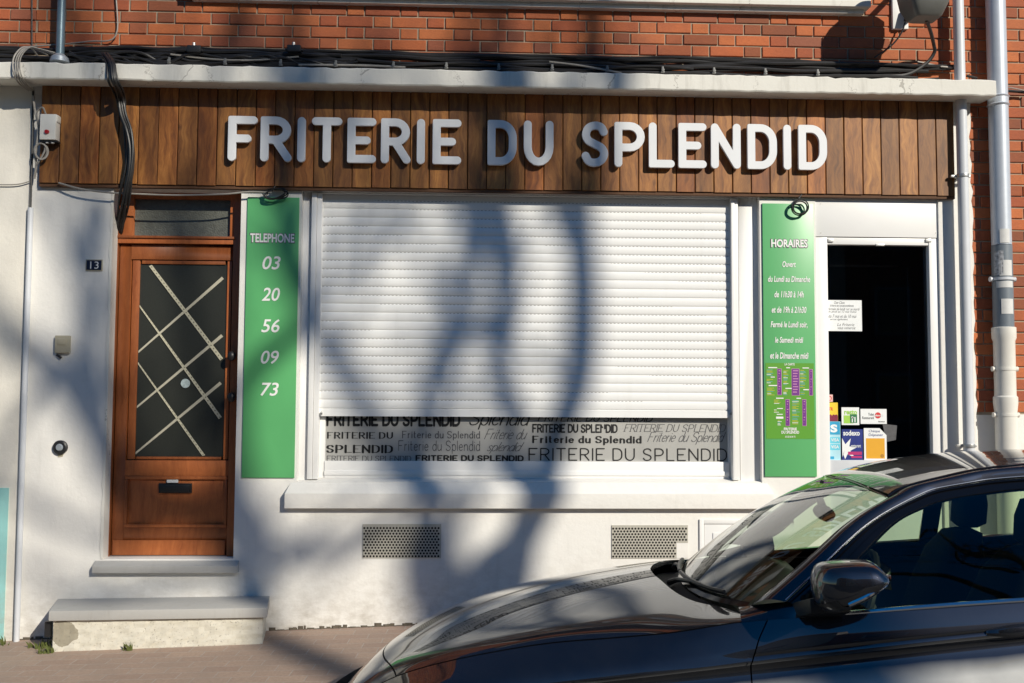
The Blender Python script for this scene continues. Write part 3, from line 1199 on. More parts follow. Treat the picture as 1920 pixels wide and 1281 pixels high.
t_ = NT('aluminium_slats')
_c = t_.mix(t_.noise(t_.coord((.6, 1, 6)), 3, 4), (.80, .80, .785), (.86, .86, .85))
_c = t_.mix(t_.math('MULTIPLY', t_.math('MULTIPLY_ADD', t_.noise(t_.coord((6, 6, .5)), 1.8, 6, .7), 3.4, -1.8, clamp=True), .22), _c, (.52, .50, .46))
M['shutter'] = t_.bsdf(_c, .24)
window()


# ------------------------------------------------------------------ shop door
def shop_door():
    Y = .03
    d = MB()
    l0, l1 = GX0, W(1552, 650, Y)[0]
    r0, r1 = W(1743, 650, Y)[0], W(1763, 650, Y)[0]
    zt = W(1650, 460, Y)[1]
    ztr = W(1650, 447, Y)[1]
    d.box(l0, l1, Y - .02, Y + .06, .10, ztr)
    d.box(r0, r1, Y - .02, Y + .06, .10, ztr)
    d.box(l1, r0, Y - .015, Y + .06, zt, ztr)
    zrail = W(1650, 863, Y)[1]
    door = d.build('shop_door', M['white_paint'], shop, bevel=.004)
    g = MB()
    g.box(GX0, W(1763, 410, Y)[0], Y - .024, Y + .05, ztr + .004, GZ1 + .002)
    g.build('transom_panel', M['white_paint'], door, bevel=.003)
    g = MB()
    for px, py in ((1539, 382), (1539, 437), (1755, 382), (1755, 437)):
        x, z = W(px, py, Y - .024)
        g.disc((x, Y - .0255, z), .006, 8)
    g.build('screws', M['metal_clip'], door)
    g = MB()
    g.box(W(1763, 650, 0)[0] + .002, GX1, -.008, Y + .06, .10, GZ1)
    g.build('outer_jamb', M['plaster'], door, bevel=.006)
    g = MB()
    g.box(l1, r0, Y - .005, Y + .05, zrail - .20, zrail)
    g.box(l1, r0, Y + .012, Y + .05, .10, zrail - .20)
    g.build('bottom_rail', M['pipe_light'], door, bevel=.003)
    g = MB()
    g.rectxz(l1, r0, zrail, zt, Y + .025)
    g.build('glass_pane', M['shop_glass'], door)
    g = MB()
    x, z = W(1648, 459, Y)
    g.box(x - .03, x + .03, Y - .022, Y, z - .012, z + .002)
    for px in (1555, 1738):
        x2, z2 = W(px, 452, Y)
        g.box(x2 - .02, x2 + .02, Y - .024, Y - .014, z2 - .012, z2 + .012)
    g.build('door_latch', M['metal_clip'], door, bevel=.002)
    # dim room behind the glass
    g = MB()
    X0, X1 = l1 - .3, r0 + .35
    Z0, Z1, D0, D1 = .1, zt + .2, Y + .07, 1.9
    g.add([(X0, D0, Z0), (X1, D0, Z0), (X1, D1, Z0), (X0, D1, Z0), (X0, D0, Z1), (X1, D0, Z1), (X1, D1, Z1), (X0, D1, Z1)],
          [(0, 1, 2, 3), (7, 6, 5, 4), (1, 5, 6, 2), (3, 2, 6, 7), (4, 0, 3, 7)])
    g.build('dark_room', M['dark'], door)
    g = MB()
    x0, z0 = W(1540, 498, .5)
    x1, _ = W(1684, 498, .5)
    g.box(x0, x1, .5, .53, z0 - .006, z0 + .008)
    x0, z0 = W(1704, 700, .3)
    g.box(x0, x0 + .008, .3, .32, .2, 2.5)
    g.build('inner_shelf', M['metal_clip'], door)


shop_door()


# ------------------------------------------------------------------ meter cabinet (low white door right of the grille)
def cabinet():
    a, b, c, e = WR(1312, 974, 1425, 1150, -.01)
    g = MB()
    w = .03
    g.box(a, a + w, -.012, .01, c, e)
    g.box(b - w, b, -.012, .01, c, e)
    g.box(a + w, b - w, -.0118, .01, e - w, e)
    g.box(a + w + .004, b - w - .004, -.007, .01, c, e - w - .004)
    g.box(a + .09, b - .09, -.013, .0, c + .03, e - .09)
    tag(g.build('meter_cabinet', M['white_paint'], None, bevel=.003), 'low white painted cabinet door in the wall right of the notched grille', 'cabinet')


cabinet()


# ================================================================== NEIGHBOURS
def neighbours():
    nb = thing('neighbour_house', 'cream neighbouring house at the left edge with turquoise painted base', 'building', (-4, 0, 0))
    m = MB()
    zt = W(12, 915, -.012)[1]
    m.box(-8, LF, -.012, .45, zt, 3.70)
    m.build('wall', M['plaster_left'], nb)
    m = MB()
    m.box(-8, -3.0, -.022, .45, -.6, zt)
    m.build('turquoise_plinth', M['turquoise'], nb)
    m = MB()
    m.box(-3.0, LF, -.014, .45, -.5, zt)
    m.build('plinth_edge', M['plaster_left'], nb)
    m = MB()
    flemish(m, -5.2, LF - .003, 3.70, 7.4)
    m.build('upper_bricks', M['brick'], nb)
    m = MB()
    m.box(-8, LF, .004, .45, 3.70, 7.4)
    m.build('mortar_bed', M['mortar'], nb)
    nr = thing('brick_house', 'red brick neighbouring house right of the large downpipe with white base', 'building', (4.5, 0, 0))
    m = MB()
    flemish(m, 3.635, 6.0, 1.47, 7.4)
    m.build('brick_wall', M['brick'], nr)
    m = MB()
    m.box(3.63, 10, .003, .45, 1.455, 7.4)
    m.build('mortar_bed', M['mortar'], nr)
    m = MB()
    m.box(3.63, 10, -.004, .45, -.35, 1.455)
    m.build('plinth', M['plaster'], nr)


neighbours()


# ================================================================== SIGN
def sign():
    root = thing('shop_sign', 'long brown plank sign with raised pale letters reading FRITERIE DU SPLENDID', 'sign', (.2, -.03, 2.95))
    Yf = -.045
    X0, X1 = W(75, 250, Yf)[0], W(1790, 280, Yf)[0]
    Z0, Z1 = W(960, 355, Yf)[1], 3.66
    n = 48
    m = MB()
    for i in range(n):
        a = X0 + (X1 - X0) * i / n
        b = X0 + (X1 - X0) * (i + 1) / n
        g = .0022 + random.uniform(0, .0012)
        y = Yf + random.uniform(-.0012, .0012)
        ch = .003
        za = Z0 + random.uniform(-.002, .002)
        a, b = a + g, b - g
        v = [(a, 0, za), (b, 0, za), (b, 0, Z1), (a, 0, Z1), (a, y + ch, za), (b, y + ch, za), (b, y + ch, Z1), (a, y + ch, Z1),
             (a + ch, y, za), (b - ch, y, za), (b - ch, y, Z1), (a + ch, y, Z1)]
        m.add(v, [(3, 2, 1, 0), (0, 1, 5, 4), (1, 2, 6, 5), (2, 3, 7, 6), (3, 0, 4, 7), (4, 5, 9, 8), (5, 6, 10, 9), (7, 4, 8, 11), (8, 9, 10, 11)])
    m.build('planks', M['planks'], root)
    m = MB()
    m.box(X0 + .003, X1 - .003, -.03, -.004, Z0 + .006, Z1)
    m.box(X0 - .0, X1, -.034, -.002, Z0 - .022, Z0 - .002)
    m.build('batten_backing', M['rust'], root)
    lets = [('F', 427, 482), ('R', 488, 547), ('I', 557, 573), ('T', 584, 641), ('E', 651, 705), ('R', 714, 770), ('I', 781, 797), ('E', 811, 865),
            ('D', 914, 969), ('U', 982, 1038), ('S', 1089, 1142), ('P', 1152, 1209), ('L', 1216.5, 1265), ('E', 1272, 1325), ('N', 1333, 1389),
            ('D', 1401.5, 1457), ('I', 1468.5, 1484), ('D', 1497, 1551)]
    Yl = -.092
    for ch, p0, p1 in lets:
        yt = 217.4 + (p0 - 427) * .0158
        a, b, c, e = WR(p0, yt, p1, yt + 84.5, Yl)
        hw = (W(500, 250, Yl)[0] - W(492.3, 250, Yl)[0])
        if ch == 'I':
            cx = (a + b) / 2
            a, b = cx - hw, cx + hw
        vv, ff = letter_solid(ch, a, b, c, e, hw, Yl, .022)
        m = MB()
        m.add(vv, ff)
        m.build('letter', M['letter'], root)
        m = MB()


sign()


# ------------------------------------------------------------------ green panels
def green_panels():
    def panel(x0, y0, x1, y1, label):
        a, b, c, e = WR(x0, y0, x1, y1, -.012)
        m = MB()
        m.box(a, b, -.012, -.001, c, e)
        o = m.build('sign_panel', M['green'], None, bevel=.002)
        tag(o, label, 'sign')
        return o, (a, b, c, e)
    Yt = -.0145

    def line(o, s, q, **k):
        m = MB()
        text_into(m, s, *q, Yt, **k)
        m.build('lettering', M['ink_white'], o)

    def heading(o, s, q):
        m = MB()
        text_into(m, s, q[0] - .004, q[1] + .004, q[2] - .004, q[3] + .004, Yt, bold=.030, mi=1)
        text_into(m, s, *q, Yt - .0015, bold=.03)
        m.build('heading', [M['ink_white'], M['ink_plum']], o)
    o, r = panel(458.5, 370, 556.5, 896, 'tall green panel left of the shutter with the telephone number')
    heading(o, 'TELEPHONE', WR(469, 438, 552, 455, Yt))
    for s, cx, cy in (('03', 509, 493), ('20', 508, 552), ('56', 507, 611), ('09', 506, 670), ('73', 505.5, 730)):
        line(o, s, WR(cx - 17, cy - 12.5, cx + 17, cy + 12.5, Yt), shear=.2, bold=.012)
    o, r = panel(1432, 382, 1528.5, 894, 'tall green panel right of the shutter with opening hours and a menu')
    heading(o, 'HORAIRES', WR(1446, 449, 1514, 464, Yt))
    for s, x0, x1, y0, y1 in (('Ouvert', 1467, 1492, 490, 501), ('du Lundi au Dimanche', 1440, 1519, 518, 529), ('de 11h30 à 14h', 1452, 1507, 546, 558),
                              ('et de 19h à 21h30', 1447, 1512, 575, 587), ('Fermé le Lundi soir,', 1445, 1514, 603, 616), ('le Samedi midi', 1453, 1506, 632, 643),
                              ('et le Dimanche midi', 1444, 1516, 661, 673)):
        line(o, s, WR(x0, y0, x1, y1, Yt), shear=.2, bold=.02)
    # menu sheet
    m = MB()
    q = WR(1436, 681, 1527, 823, Yt)
    m.rectxz(*q, -.0135)
    ms = m.build('menu_sheet', M['menu_green'], o)
    m = MB()

    def mr(x0, y0, x1, y1, mi, yy=Yt):
        # zoomed coordinates: 5.125 px per photo px from (1420, 660)
        q = WR(1420 + x0 / 5.125, 660 + y0 / 5.125, 1420 + x1 / 5.125, 660 + y1 / 5.125, yy)
        m.rectxz(*q, yy, mi)
    for x0, y0, x1, y1 in ((195, 165, 230, 410), (333, 165, 402, 415), (502, 170, 530, 415), (275, 460, 308, 708), (436, 460, 468, 708)):
        mr(x0 - 4, y0 - 4, x1 + 4, y1 + 4, 1)
        mr(x0, y0, x1, y1, 0, Yt - .0008)
        for k in range(9):
            yy = y0 + 12 + (y1 - y0 - 20) * k / 9
            mr(x0 + 9, yy, x1 - 9 - 6 * (k % 3), yy + 9, 1, Yt - .0016)
    for x0, y0, x1, y1 in ((105, 146, 190, 156), (278, 148, 314, 157), (434, 150, 496, 159), (128, 238, 168, 246), (108, 318, 190, 328), (270, 346, 330, 355),
                           (442, 358, 496, 368), (180, 440, 252, 450), (376, 441, 420, 450), (190, 540, 246, 548), (186, 596, 244, 604), (180, 622, 250, 642)):
        mr(x0, y0, x1, y1, 2)
    for col, x0, w, ys in ((0, 90, 75, (170, 235)), (0, 90, 62, (262, 305)), (0, 95, 80, (345, 415)), (0, 250, 50, (180, 320)), (0, 250, 58, (365, 415)), (0, 412, 62, (175, 345)),
                           (0, 415, 50, (385, 415)), (0, 160, 70, (460, 500)), (0, 160, 48, (555, 580)), (0, 335, 75, (465, 625)), (0, 335, 65, (635, 700)), (0, 195, 40, (655, 710))):
        y = ys[0]
        k = 0
        while y < ys[1]:
            mr(x0, y, x0 + w * random.uniform(.45, 1), y + 5, random.choice((3, 4, 3, 2)))
            y += 11
    q = WR(1420 + 262 / 5.125, 660 + 118 / 5.125 - 2, 1420 + 358 / 5.125, 660 + 130 / 5.125, Yt)
    text_into(m, 'LA CARTE', *q, Yt, bold=.02, mi=2)
    q = WR(1420 + 255 / 5.125, 660 + 728 / 5.125, 1420 + 380 / 5.125, 660 + 754 / 5.125, Yt)
    text_into(m, 'FRITERIE', *q, Yt, bold=.03, mi=2)
    q = WR(1420 + 232 / 5.125, 660 + 758 / 5.125, 1420 + 402 / 5.125, 660 + 786 / 5.125, Yt)
    text_into(m, 'DU SPLENDID', *q, Yt, bold=.03, mi=2)
    q = WR(1420 + 268 / 5.125, 660 + 806 / 5.125, 1420 + 365 / 5.125, 660 + 824 / 5.125, Yt)
    text_into(m, '03 20 56 09 73', *q, Yt, bold=.02, mi=2)
    m.build('menu_print', [M['purple'], M['pinkline'], M['ink_white'], M['yellowtxt'], M['bluetxt']], ms)


green_panels()


# ------------------------------------------------------------------ small things on the wall
def wall_fittings():
    # number plate
    a, b, c, e = WR(160.5, 486.5, 192, 508, -.008)
    m = MB()
    m.box(a, b, -.008, -.001, c, e)
    o = m.build('house_number_plate', M['beige'], None, bevel=.002)
    tag(o, 'small dark blue house number plate 13 beside the brown door', 'number plate')
    m = MB()
    m.rectxz(a + .006, b - .006, c + .006, e - .006, -.0095)
    f = m.build('enamel_face', M['navy'], o)
    m = MB()
    X = WR(169, 490.5, 185, 504, -.011)
    text_into(m, '13', *X, -.011)
    m.build('number', M['ink_white'], f)
    # doorbell
    a, b, c, e = WR(102, 629, 130, 662, -.03)
    m = MB()
    m.box(a, b, -.03, -.001, c, e)
    o = m.build('doorbell_box', M['beige'], None, bevel=.006)
    tag(o, 'beige doorbell box on the white wall left of the brown door', 'doorbell')
    m = MB()
    m.box(a + .02, b - .02, -.036, -.03, (c + e) / 2 - .005, e - .02)
    m.build('button', M['beige'], o, bevel=.004)
    m = MB()
    x, z = W(112, 668, -.01)
    m.tube([(x - .02, -.012, z + .01), (x - .005, -.014, z), (x + .012, -.012, z - .012)], .008, 8)
    m.build('screw_stub', M['black_plastic'], o, smooth=True)
    # round vent
    x, z = W(112, 839, -.02)
    o = thing('round_vent', 'round black vent fitting low on the white wall left of the brown door', 'vent', (x, -.01, z - .05))
    m = MB()
    m.tube([(x, -.001, z), (x, -.02, z), (x, -.026, z)], [.046, .046, .038], 24)
    m.build('flange', M['black_plastic'], o, smooth=True)
    m = MB()
    m.tube([(x, -.027, z), (x, -.038, z)], [.024, .018], 16)
    m.build('nozzle', M['zinc'], o, smooth=True)
    m = MB()
    m.prism([(x - .015, z - .065), (x + .014, z - .06), (x + .02, z - .044), (x - .02, z - .044)], -.004, -.001)
    m.build('chipped_render', M['beige'], o)
    # control box with red button on the sign end
    a, b, c, e = WR(75, 214, 107, 262, -.12)
    o = thing('control_box', 'small white control box with red button hung on the left end of the sign', 'control box', ((a + b) / 2, -.09, c))
    m = MB()
    m.box(a, b - .006, -.125, -.055, c, e)
    m.box(a - .0, b, -.118, -.06, e - .05, e - .002)
    m.build('case', M['white_pvc'], o, bevel=.006)
    m = MB()
    m.tube([(a + .048, -.124, c + .05), (a + .048, -.138, c + .05)], [.016, .012], 16)
    m.build('red_button', M['red'], o, smooth=True)
    m = MB()
    for dx in (.04, .075):
        m.tube([(a + dx, -.095, c), (a + dx, -.095, c - .018)], .012, 12)
    m.build('cable_gland', M['ink_white'], o, smooth=True)
    m = MB()
    m.box(a - .004, b, -.11, -.056, c - .012, c - .001)
    m.build('base', M['black_plastic'], o)
    # vent grilles
    for nm, x0, y0, x1, y1, cut in (('left', 680, 983, 827, 1046.5, False), ('right', 1147, 985, 1290, 1047, True)):
        a, b, c, e = WR(x0, y0, x1, y1, -.006)
        o = thing('vent_grille', 'perforated metal grille low on the wall below the left of the window sill' if not cut else
                  'perforated metal grille with a notched lower right corner beside the white cabinet', 'vent grille', ((a + b) / 2, 0, c),
                  'perforated grilles under the window sill')
        m = MB()
        cx, cz = (W(1268, 1030, 0)[0], W(1268, 1018, 0)[1]) if cut else (b, c)
        if cut:
            m.prism([(a, c), (cx, c), (cx, cz), (b, cz), (b, e), (a, e)], -.006, -.001)
        else:
            m.prism([(a, c), (b, c), (b, e), (a, e)], -.006, -.001)
        m.build('plate', M['vent'], o)
        m = MB()
        p = .0212
        row, z = 0, c + .012
        while z < e - .008:
            x = a + .010 + (p / 2 if row % 2 else 0)
            while x < b - .007:
                if not (cut and x > cx - .009 and z < cz + .009):
                    m.disc((x, -.0072, z), .0072, 10)
                x += p
            z += p * .866
            row += 1
        m.build('perforations', M['hole'], o)
        if cut:
            m = MB()
            m.box(cx + .001, b, -.005, -.001, c, cz - .001)
            m.build('patch', M['plaster'], o)


wall_fittings()


# ------------------------------------------------------------------ doorstep
def doorstep():
    zl = lambda x: .0125 * (x + 2.0)
    o = thing('doorstep', 'low rendered step with grey stone slab below the brown door', 'step', (-1.95, -.17, 0))
    m = MB()
    xb0, xb1, xf0, xf1 = -2.675, -1.31, -2.585, -1.255
    t, b = .232, .170
    m.hexa([(xf0, -.345, b + zl(xf0)), (xf1, -.345, b + zl(xf1)), (xb1, .002, b + .01 + zl(xb1)), (xb0, .002, b + .01 + zl(xb0)),
            (xf0, -.345, t + zl(xf0)), (xf1, -.345, t + zl(xf1)), (xb1, .002, t + .008 + zl(xb1)), (xb0, .002, t + .008 + zl(xb0))])
    m.build('slab', M['step_stone'], o, bevel=.008)
    m = MB()
    n = 40
    xs = np.linspace(xf0 + .02, xf1 - .03, n)
    G = np.array([[(x, -.318 + random.uniform(-.003, .003), zz) for zz in np.linspace(gz(x, -.32) - .04, b + zl(x), 9)] for x in xs])
    m.grid(G)
    xe = xs[-1]
    m.add([G[-1][0], (xb1 - .02, 0, gz(xe) - .04), (xb1 - .02, 0, b), G[-1][-1]], [(0, 1, 2, 3)])
    m.add([G[0][0], (xb0 + .03, 0, gz(xs[0]) - .04), (xb0 + .03, 0, b), G[0][-1]], [(3, 2, 1, 0)])
    t_ = NT('pitted_step_render')
    p = t_.coord()
    pits = t_.math('MULTIPLY_ADD', t_.noise(p, 85, 4, .7), 11, -6.6, clamp=True)
    sx = t_.n('SeparateXYZ', {0: p})
    d = t_.math('ADD', t_.math('POWER', t_.math('ABSOLUTE', t_.math('ADD', sx.outputs[0], 2.50)), 2.0), t_.math('POWER', t_.math('ABSOLUTE', t_.math('SUBTRACT', sx.outputs[2], .085)), 2.0))
    nz = t_.noise(p, 14, 4)
    patch = t_.math('LESS_THAN', t_.math('ADD', t_.math('SQRT', d), t_.math('MULTIPLY', nz, .07)), .115)
    col = t_.mix(t_.math('MULTIPLY', pits, .6), (.66, .63, .54), (.20, .17, .13))
    low = t_.math('MULTIPLY_ADD', t_.noise(t_.coord((6, 6, 14)), 1.5, 5), 2.5, -1.1, clamp=True)
    col = t_.mix(t_.math('MULTIPLY', low, .5), col, (.36, .32, .22))
    col = t_.mix(patch, col, (.33, .30, .23))
    M['step_render'] = t_.bsdf(col, .9, t_.math('SUBTRACT', 1.0, pits), .6, .008)
    m.build('base', M['step_render'], o)
    m = MB()
    m.box(-2.625, -2.592, -.30, -.26, .055, .15)
    m.build('side_bracket', M['black_plastic'], o)


doorstep()


def ground_edge():
    """soil and crumbled mortar where wall meets pavement"""
    m = MB()
    x = -3.6
    while x < 3.6:
        w = random.uniform(.012, .05)
        if not (-2.66 < x < -1.32):
            h = random.uniform(.003, .020) * random.choice((.5, 1, 1, 1.3))
            dpt = random.uniform(.006, .022)
            z = gz(x)
            m.hexa([(x, -dpt, z - .01), (x + w, -dpt * .7, z - .01), (x + w, .0, z - .01), (x, 0, z - .01),
                    (x + .01, -dpt * .4, z + h * .5), (x + w - .01, -dpt * .3, z + h * .5), (x + w, -.001, z + h), (x, -.001, z + h)])
        x += w * random.uniform(.45, .8)
    o = m.build('soil_line', M['soot'], None)
    struct(o, 'stuff')
    tag(o, 'dark crumbly soil line where the white wall meets the pavement', 'soil')


ground_edge()


def weeds():
    spots = [(-3.12, -.05, .10, 60), (-3.0, -.12, .08, 45), (-2.66, -.20, .10, 60), (-2.60, -.34, .06, 35), (-2.1, -.35, .035, 18)]
    labs = ['tuft of weeds at the foot of the turquoise wall', 'low weeds at the foot of the thin grey conduit', 'weeds growing beside the left end of the doorstep',
            'small weed at the front left corner of the doorstep', 'tiny weed along the front foot of the doorstep']
    for (x0, y0, r, n), lb in zip(spots, labs):
        m = MB()
        for _ in range(n):
            a = random.uniform(0, 6.28)
            q = r * math.sqrt(random.random())
            x, y = x0 + q * math.cos(a), min(-.01, y0 + .5 * q * math.sin(a))
            z = gz(x, y)
            L, wd = random.uniform(.015, .06), random.uniform(.003, .007)
            dx, dy = random.uniform(-.6, .6) * L, random.uniform(-.6, .2) * L
            m.add([(x - wd, y, z - .003), (x + wd, y, z - .003), (x + wd * .7 + dx * .5, y + dy * .5, z + L * .7), (x + dx, y + dy, z + L)], [(0, 1, 2), (0, 2, 3)])
        tag(m.build('weed', M['weed'], None), lb, 'plant', 'weeds at the foot of the wall')


weeds()


# ------------------------------------------------------------------ pipes and conduits
def pipes():
    # left conduit
    x0, z0 = W(57.5, 390, -.03)
    x1, z1 = W(31, 1196, -.03)
    o = thing('conduit', 'thin pale grey conduit running down the left end of the shop front', 'conduit', (x1, -.03, z1))
    m = MB()
    m.tube([(x0, -.03, z0), (x1, -.03, gz(x1) - .01)], .0185, 14)
    m.build('tube', M['pipe_light'], o, smooth=True)
    # grey pole on the cornice, top left
    x, z = W(112, 112, -.12)
    o = thing('steel_pipe', 'grey steel pipe standing on the cornice at the top left', 'pipe', (x, -.12, z))
    m = MB()
    m.tube([(x, -.12, z - .01), (x, -.12, 6.5)], .027, 18)
    m.build('tube', M['blue_steel'], o, smooth=True)
    m = MB()
    m.tube([(x, -.12, z - .02), (x, -.12, z + .012), (x, -.12, z + .035)], [.062, .055, .029], 18)
    m.build('foot_flange', M['zinc'], o, smooth=True)
    # small downpipe
    Yp = -.09
    o = thing('downpipe', 'narrow pale grey downpipe at the right end of the shop sign', 'downpipe', (3.36, Yp, 0))
    m = MB()
    xa = W(1798, 70, Yp)[0]
    m.tube([(xa, Yp, 7.3), (xa, Yp, 3.72)], .036, 20)
    xb = W(1809, 500, Yp)[0]
    m.tube([(xb, Yp, 3.64), (xb, Yp, -.05)], .036, 20)
    m.build('tube', M['pipe_light'], o, smooth=True)
    for py in (330, 836):
        m = MB()
        x, z = W(1811 if py > 500 else 1805, py, Yp)
        m.tube([(xb, Yp, z - .012), (xb, Yp, z + .012)], .041, 20)
        m.box(xb - .075, xb - .03, Yp + .01, Yp + .03, z - .008, z + .008)
        m.box(xb + .03, xb + .06, Yp + .01, Yp + .03, z - .008, z + .008)
        m.box(xb - .012, xb + .012, Yp + .03, .0, z - .008, z + .008)
        m.build('pipe_clamp', M['metal_clip'], o, bevel=.002, smooth=True)
    # large downpipe
    Yp = -.085
    xc = lambda py: W(1866 + 22 * py / 840, py, Yp)[0]
    X = xc(420)
    o = thing('large_downpipe', 'large grey downpipe with stickers and a cream plastic lower length at the right', 'downpipe', (X, Yp, 0))
    zz = lambda py: W(1878, py, Yp)[1]
    rr = .064
    m = MB()
    m.tube([(X, Yp, 7.4), (X, Yp, zz(460))], rr, 28)
    m.build('zinc_length', M['zinc_pale'], o, smooth=True)
    m = MB()
    for py in (183, 198):
        m.tube([(X, Yp, zz(py) - .01), (X, Yp, zz(py)), (X, Yp, zz(py) + .01)], [rr + .001, rr + .010, rr + .001], 28)
    m.tube([(X, Yp, zz(196)), (X, Yp, zz(185))], rr + .003, 28)
    m.build('collar', M['zinc_pale'], o, smooth=True)
    m = MB()
    m.tube([(X, Yp, zz(461)), (X, Yp, zz(616))], rr + .002, 28)
    m.build('dark_length', M['pipe_dark'], o, smooth=True)
    m = MB()
    prof = [(614, rr + .008), (615, rr + .013), (634, rr + .013), (640, rr + .004), (742, rr + .004), (745, rr + .013), (756, rr + .013), (775, rr + .005), (905, rr + .005), (1200, rr + .005)]
    m.tube([(X, Yp, zz(a)) for a, _ in prof], [b for _, b in prof], 28)
    m.build('plastic_length', M['white_pvc'], o, smooth=True)
    for py, mt in ((524, 'pipe_light'), (692, 'white_pvc'), (778, 'white_pvc')):
        m = MB()
        z = zz(py)
        m.tube([(X, Yp, z - .009), (X, Yp, z + .009)], rr + .008, 28)
        m.tube([(X - .088, Yp, z), (X - .06, Yp, z)], [.018, .014], 12)
        m.tube([(X + .06, Yp, z), (X + .088, Yp, z)], [.014, .018], 12)
        m.box(X - .015, X + .015, Yp + .06, .0, z - .012, z + .012)
        m.build('pipe_clamp', M[mt], o, smooth=True)
    # stickers wrapped on the pipe
    pale = simple('worn_white_sticker', (.62, .62, .60), .6, .12, 40)
    scrib = simple('scribbled_sticker', (.35, .36, .38), .6, 1.6, 55)
    sl = [(1871, 432, 1888, 458, pale), (1861, 472, 1877, 517, scrib), (1871, 490, 1893, 519, pale), (1868, 529, 1895, 541, pale), (1874, 562, 1896, 590, pale)]
    for x0, y0, x1, y1, mt in sl:
        ctr = W((x0 + x1) / 2, (y0 + y1) / 2, Yp)
        a0, a1 = [max(-1.3, min(1.3, math.asin(max(-.97, min(.97, (W(px, (y0 + y1) / 2, Yp - .03)[0] - X) / (rr + .004)))))) for px in (x0, x1)]
        za, zb = zz(y1), zz(y0)
        m = MB()
        n = 8
        G = np.array([[(X + (rr + .0035) * math.sin(a), Yp - (rr + .0035) * math.cos(a), z) for z in (za, zb)] for a in np.linspace(a0, a1, n)])
        m.grid(G)
        m.build('sticker', mt, o, smooth=True)


M['blue_steel'] = simple('blue_grey_steel', (.13, .19, .23), .4, .2, 16, Metallic=.3)
M['zinc_pale'] = simple('pale_zinc', (.50, .54, .60), .42, .10, 18, Metallic=.2)
pipes()


# ------------------------------------------------------------------ cables
def smooth_path(pts, n=6):
    return cr([tuple(p) for p in pts], n)


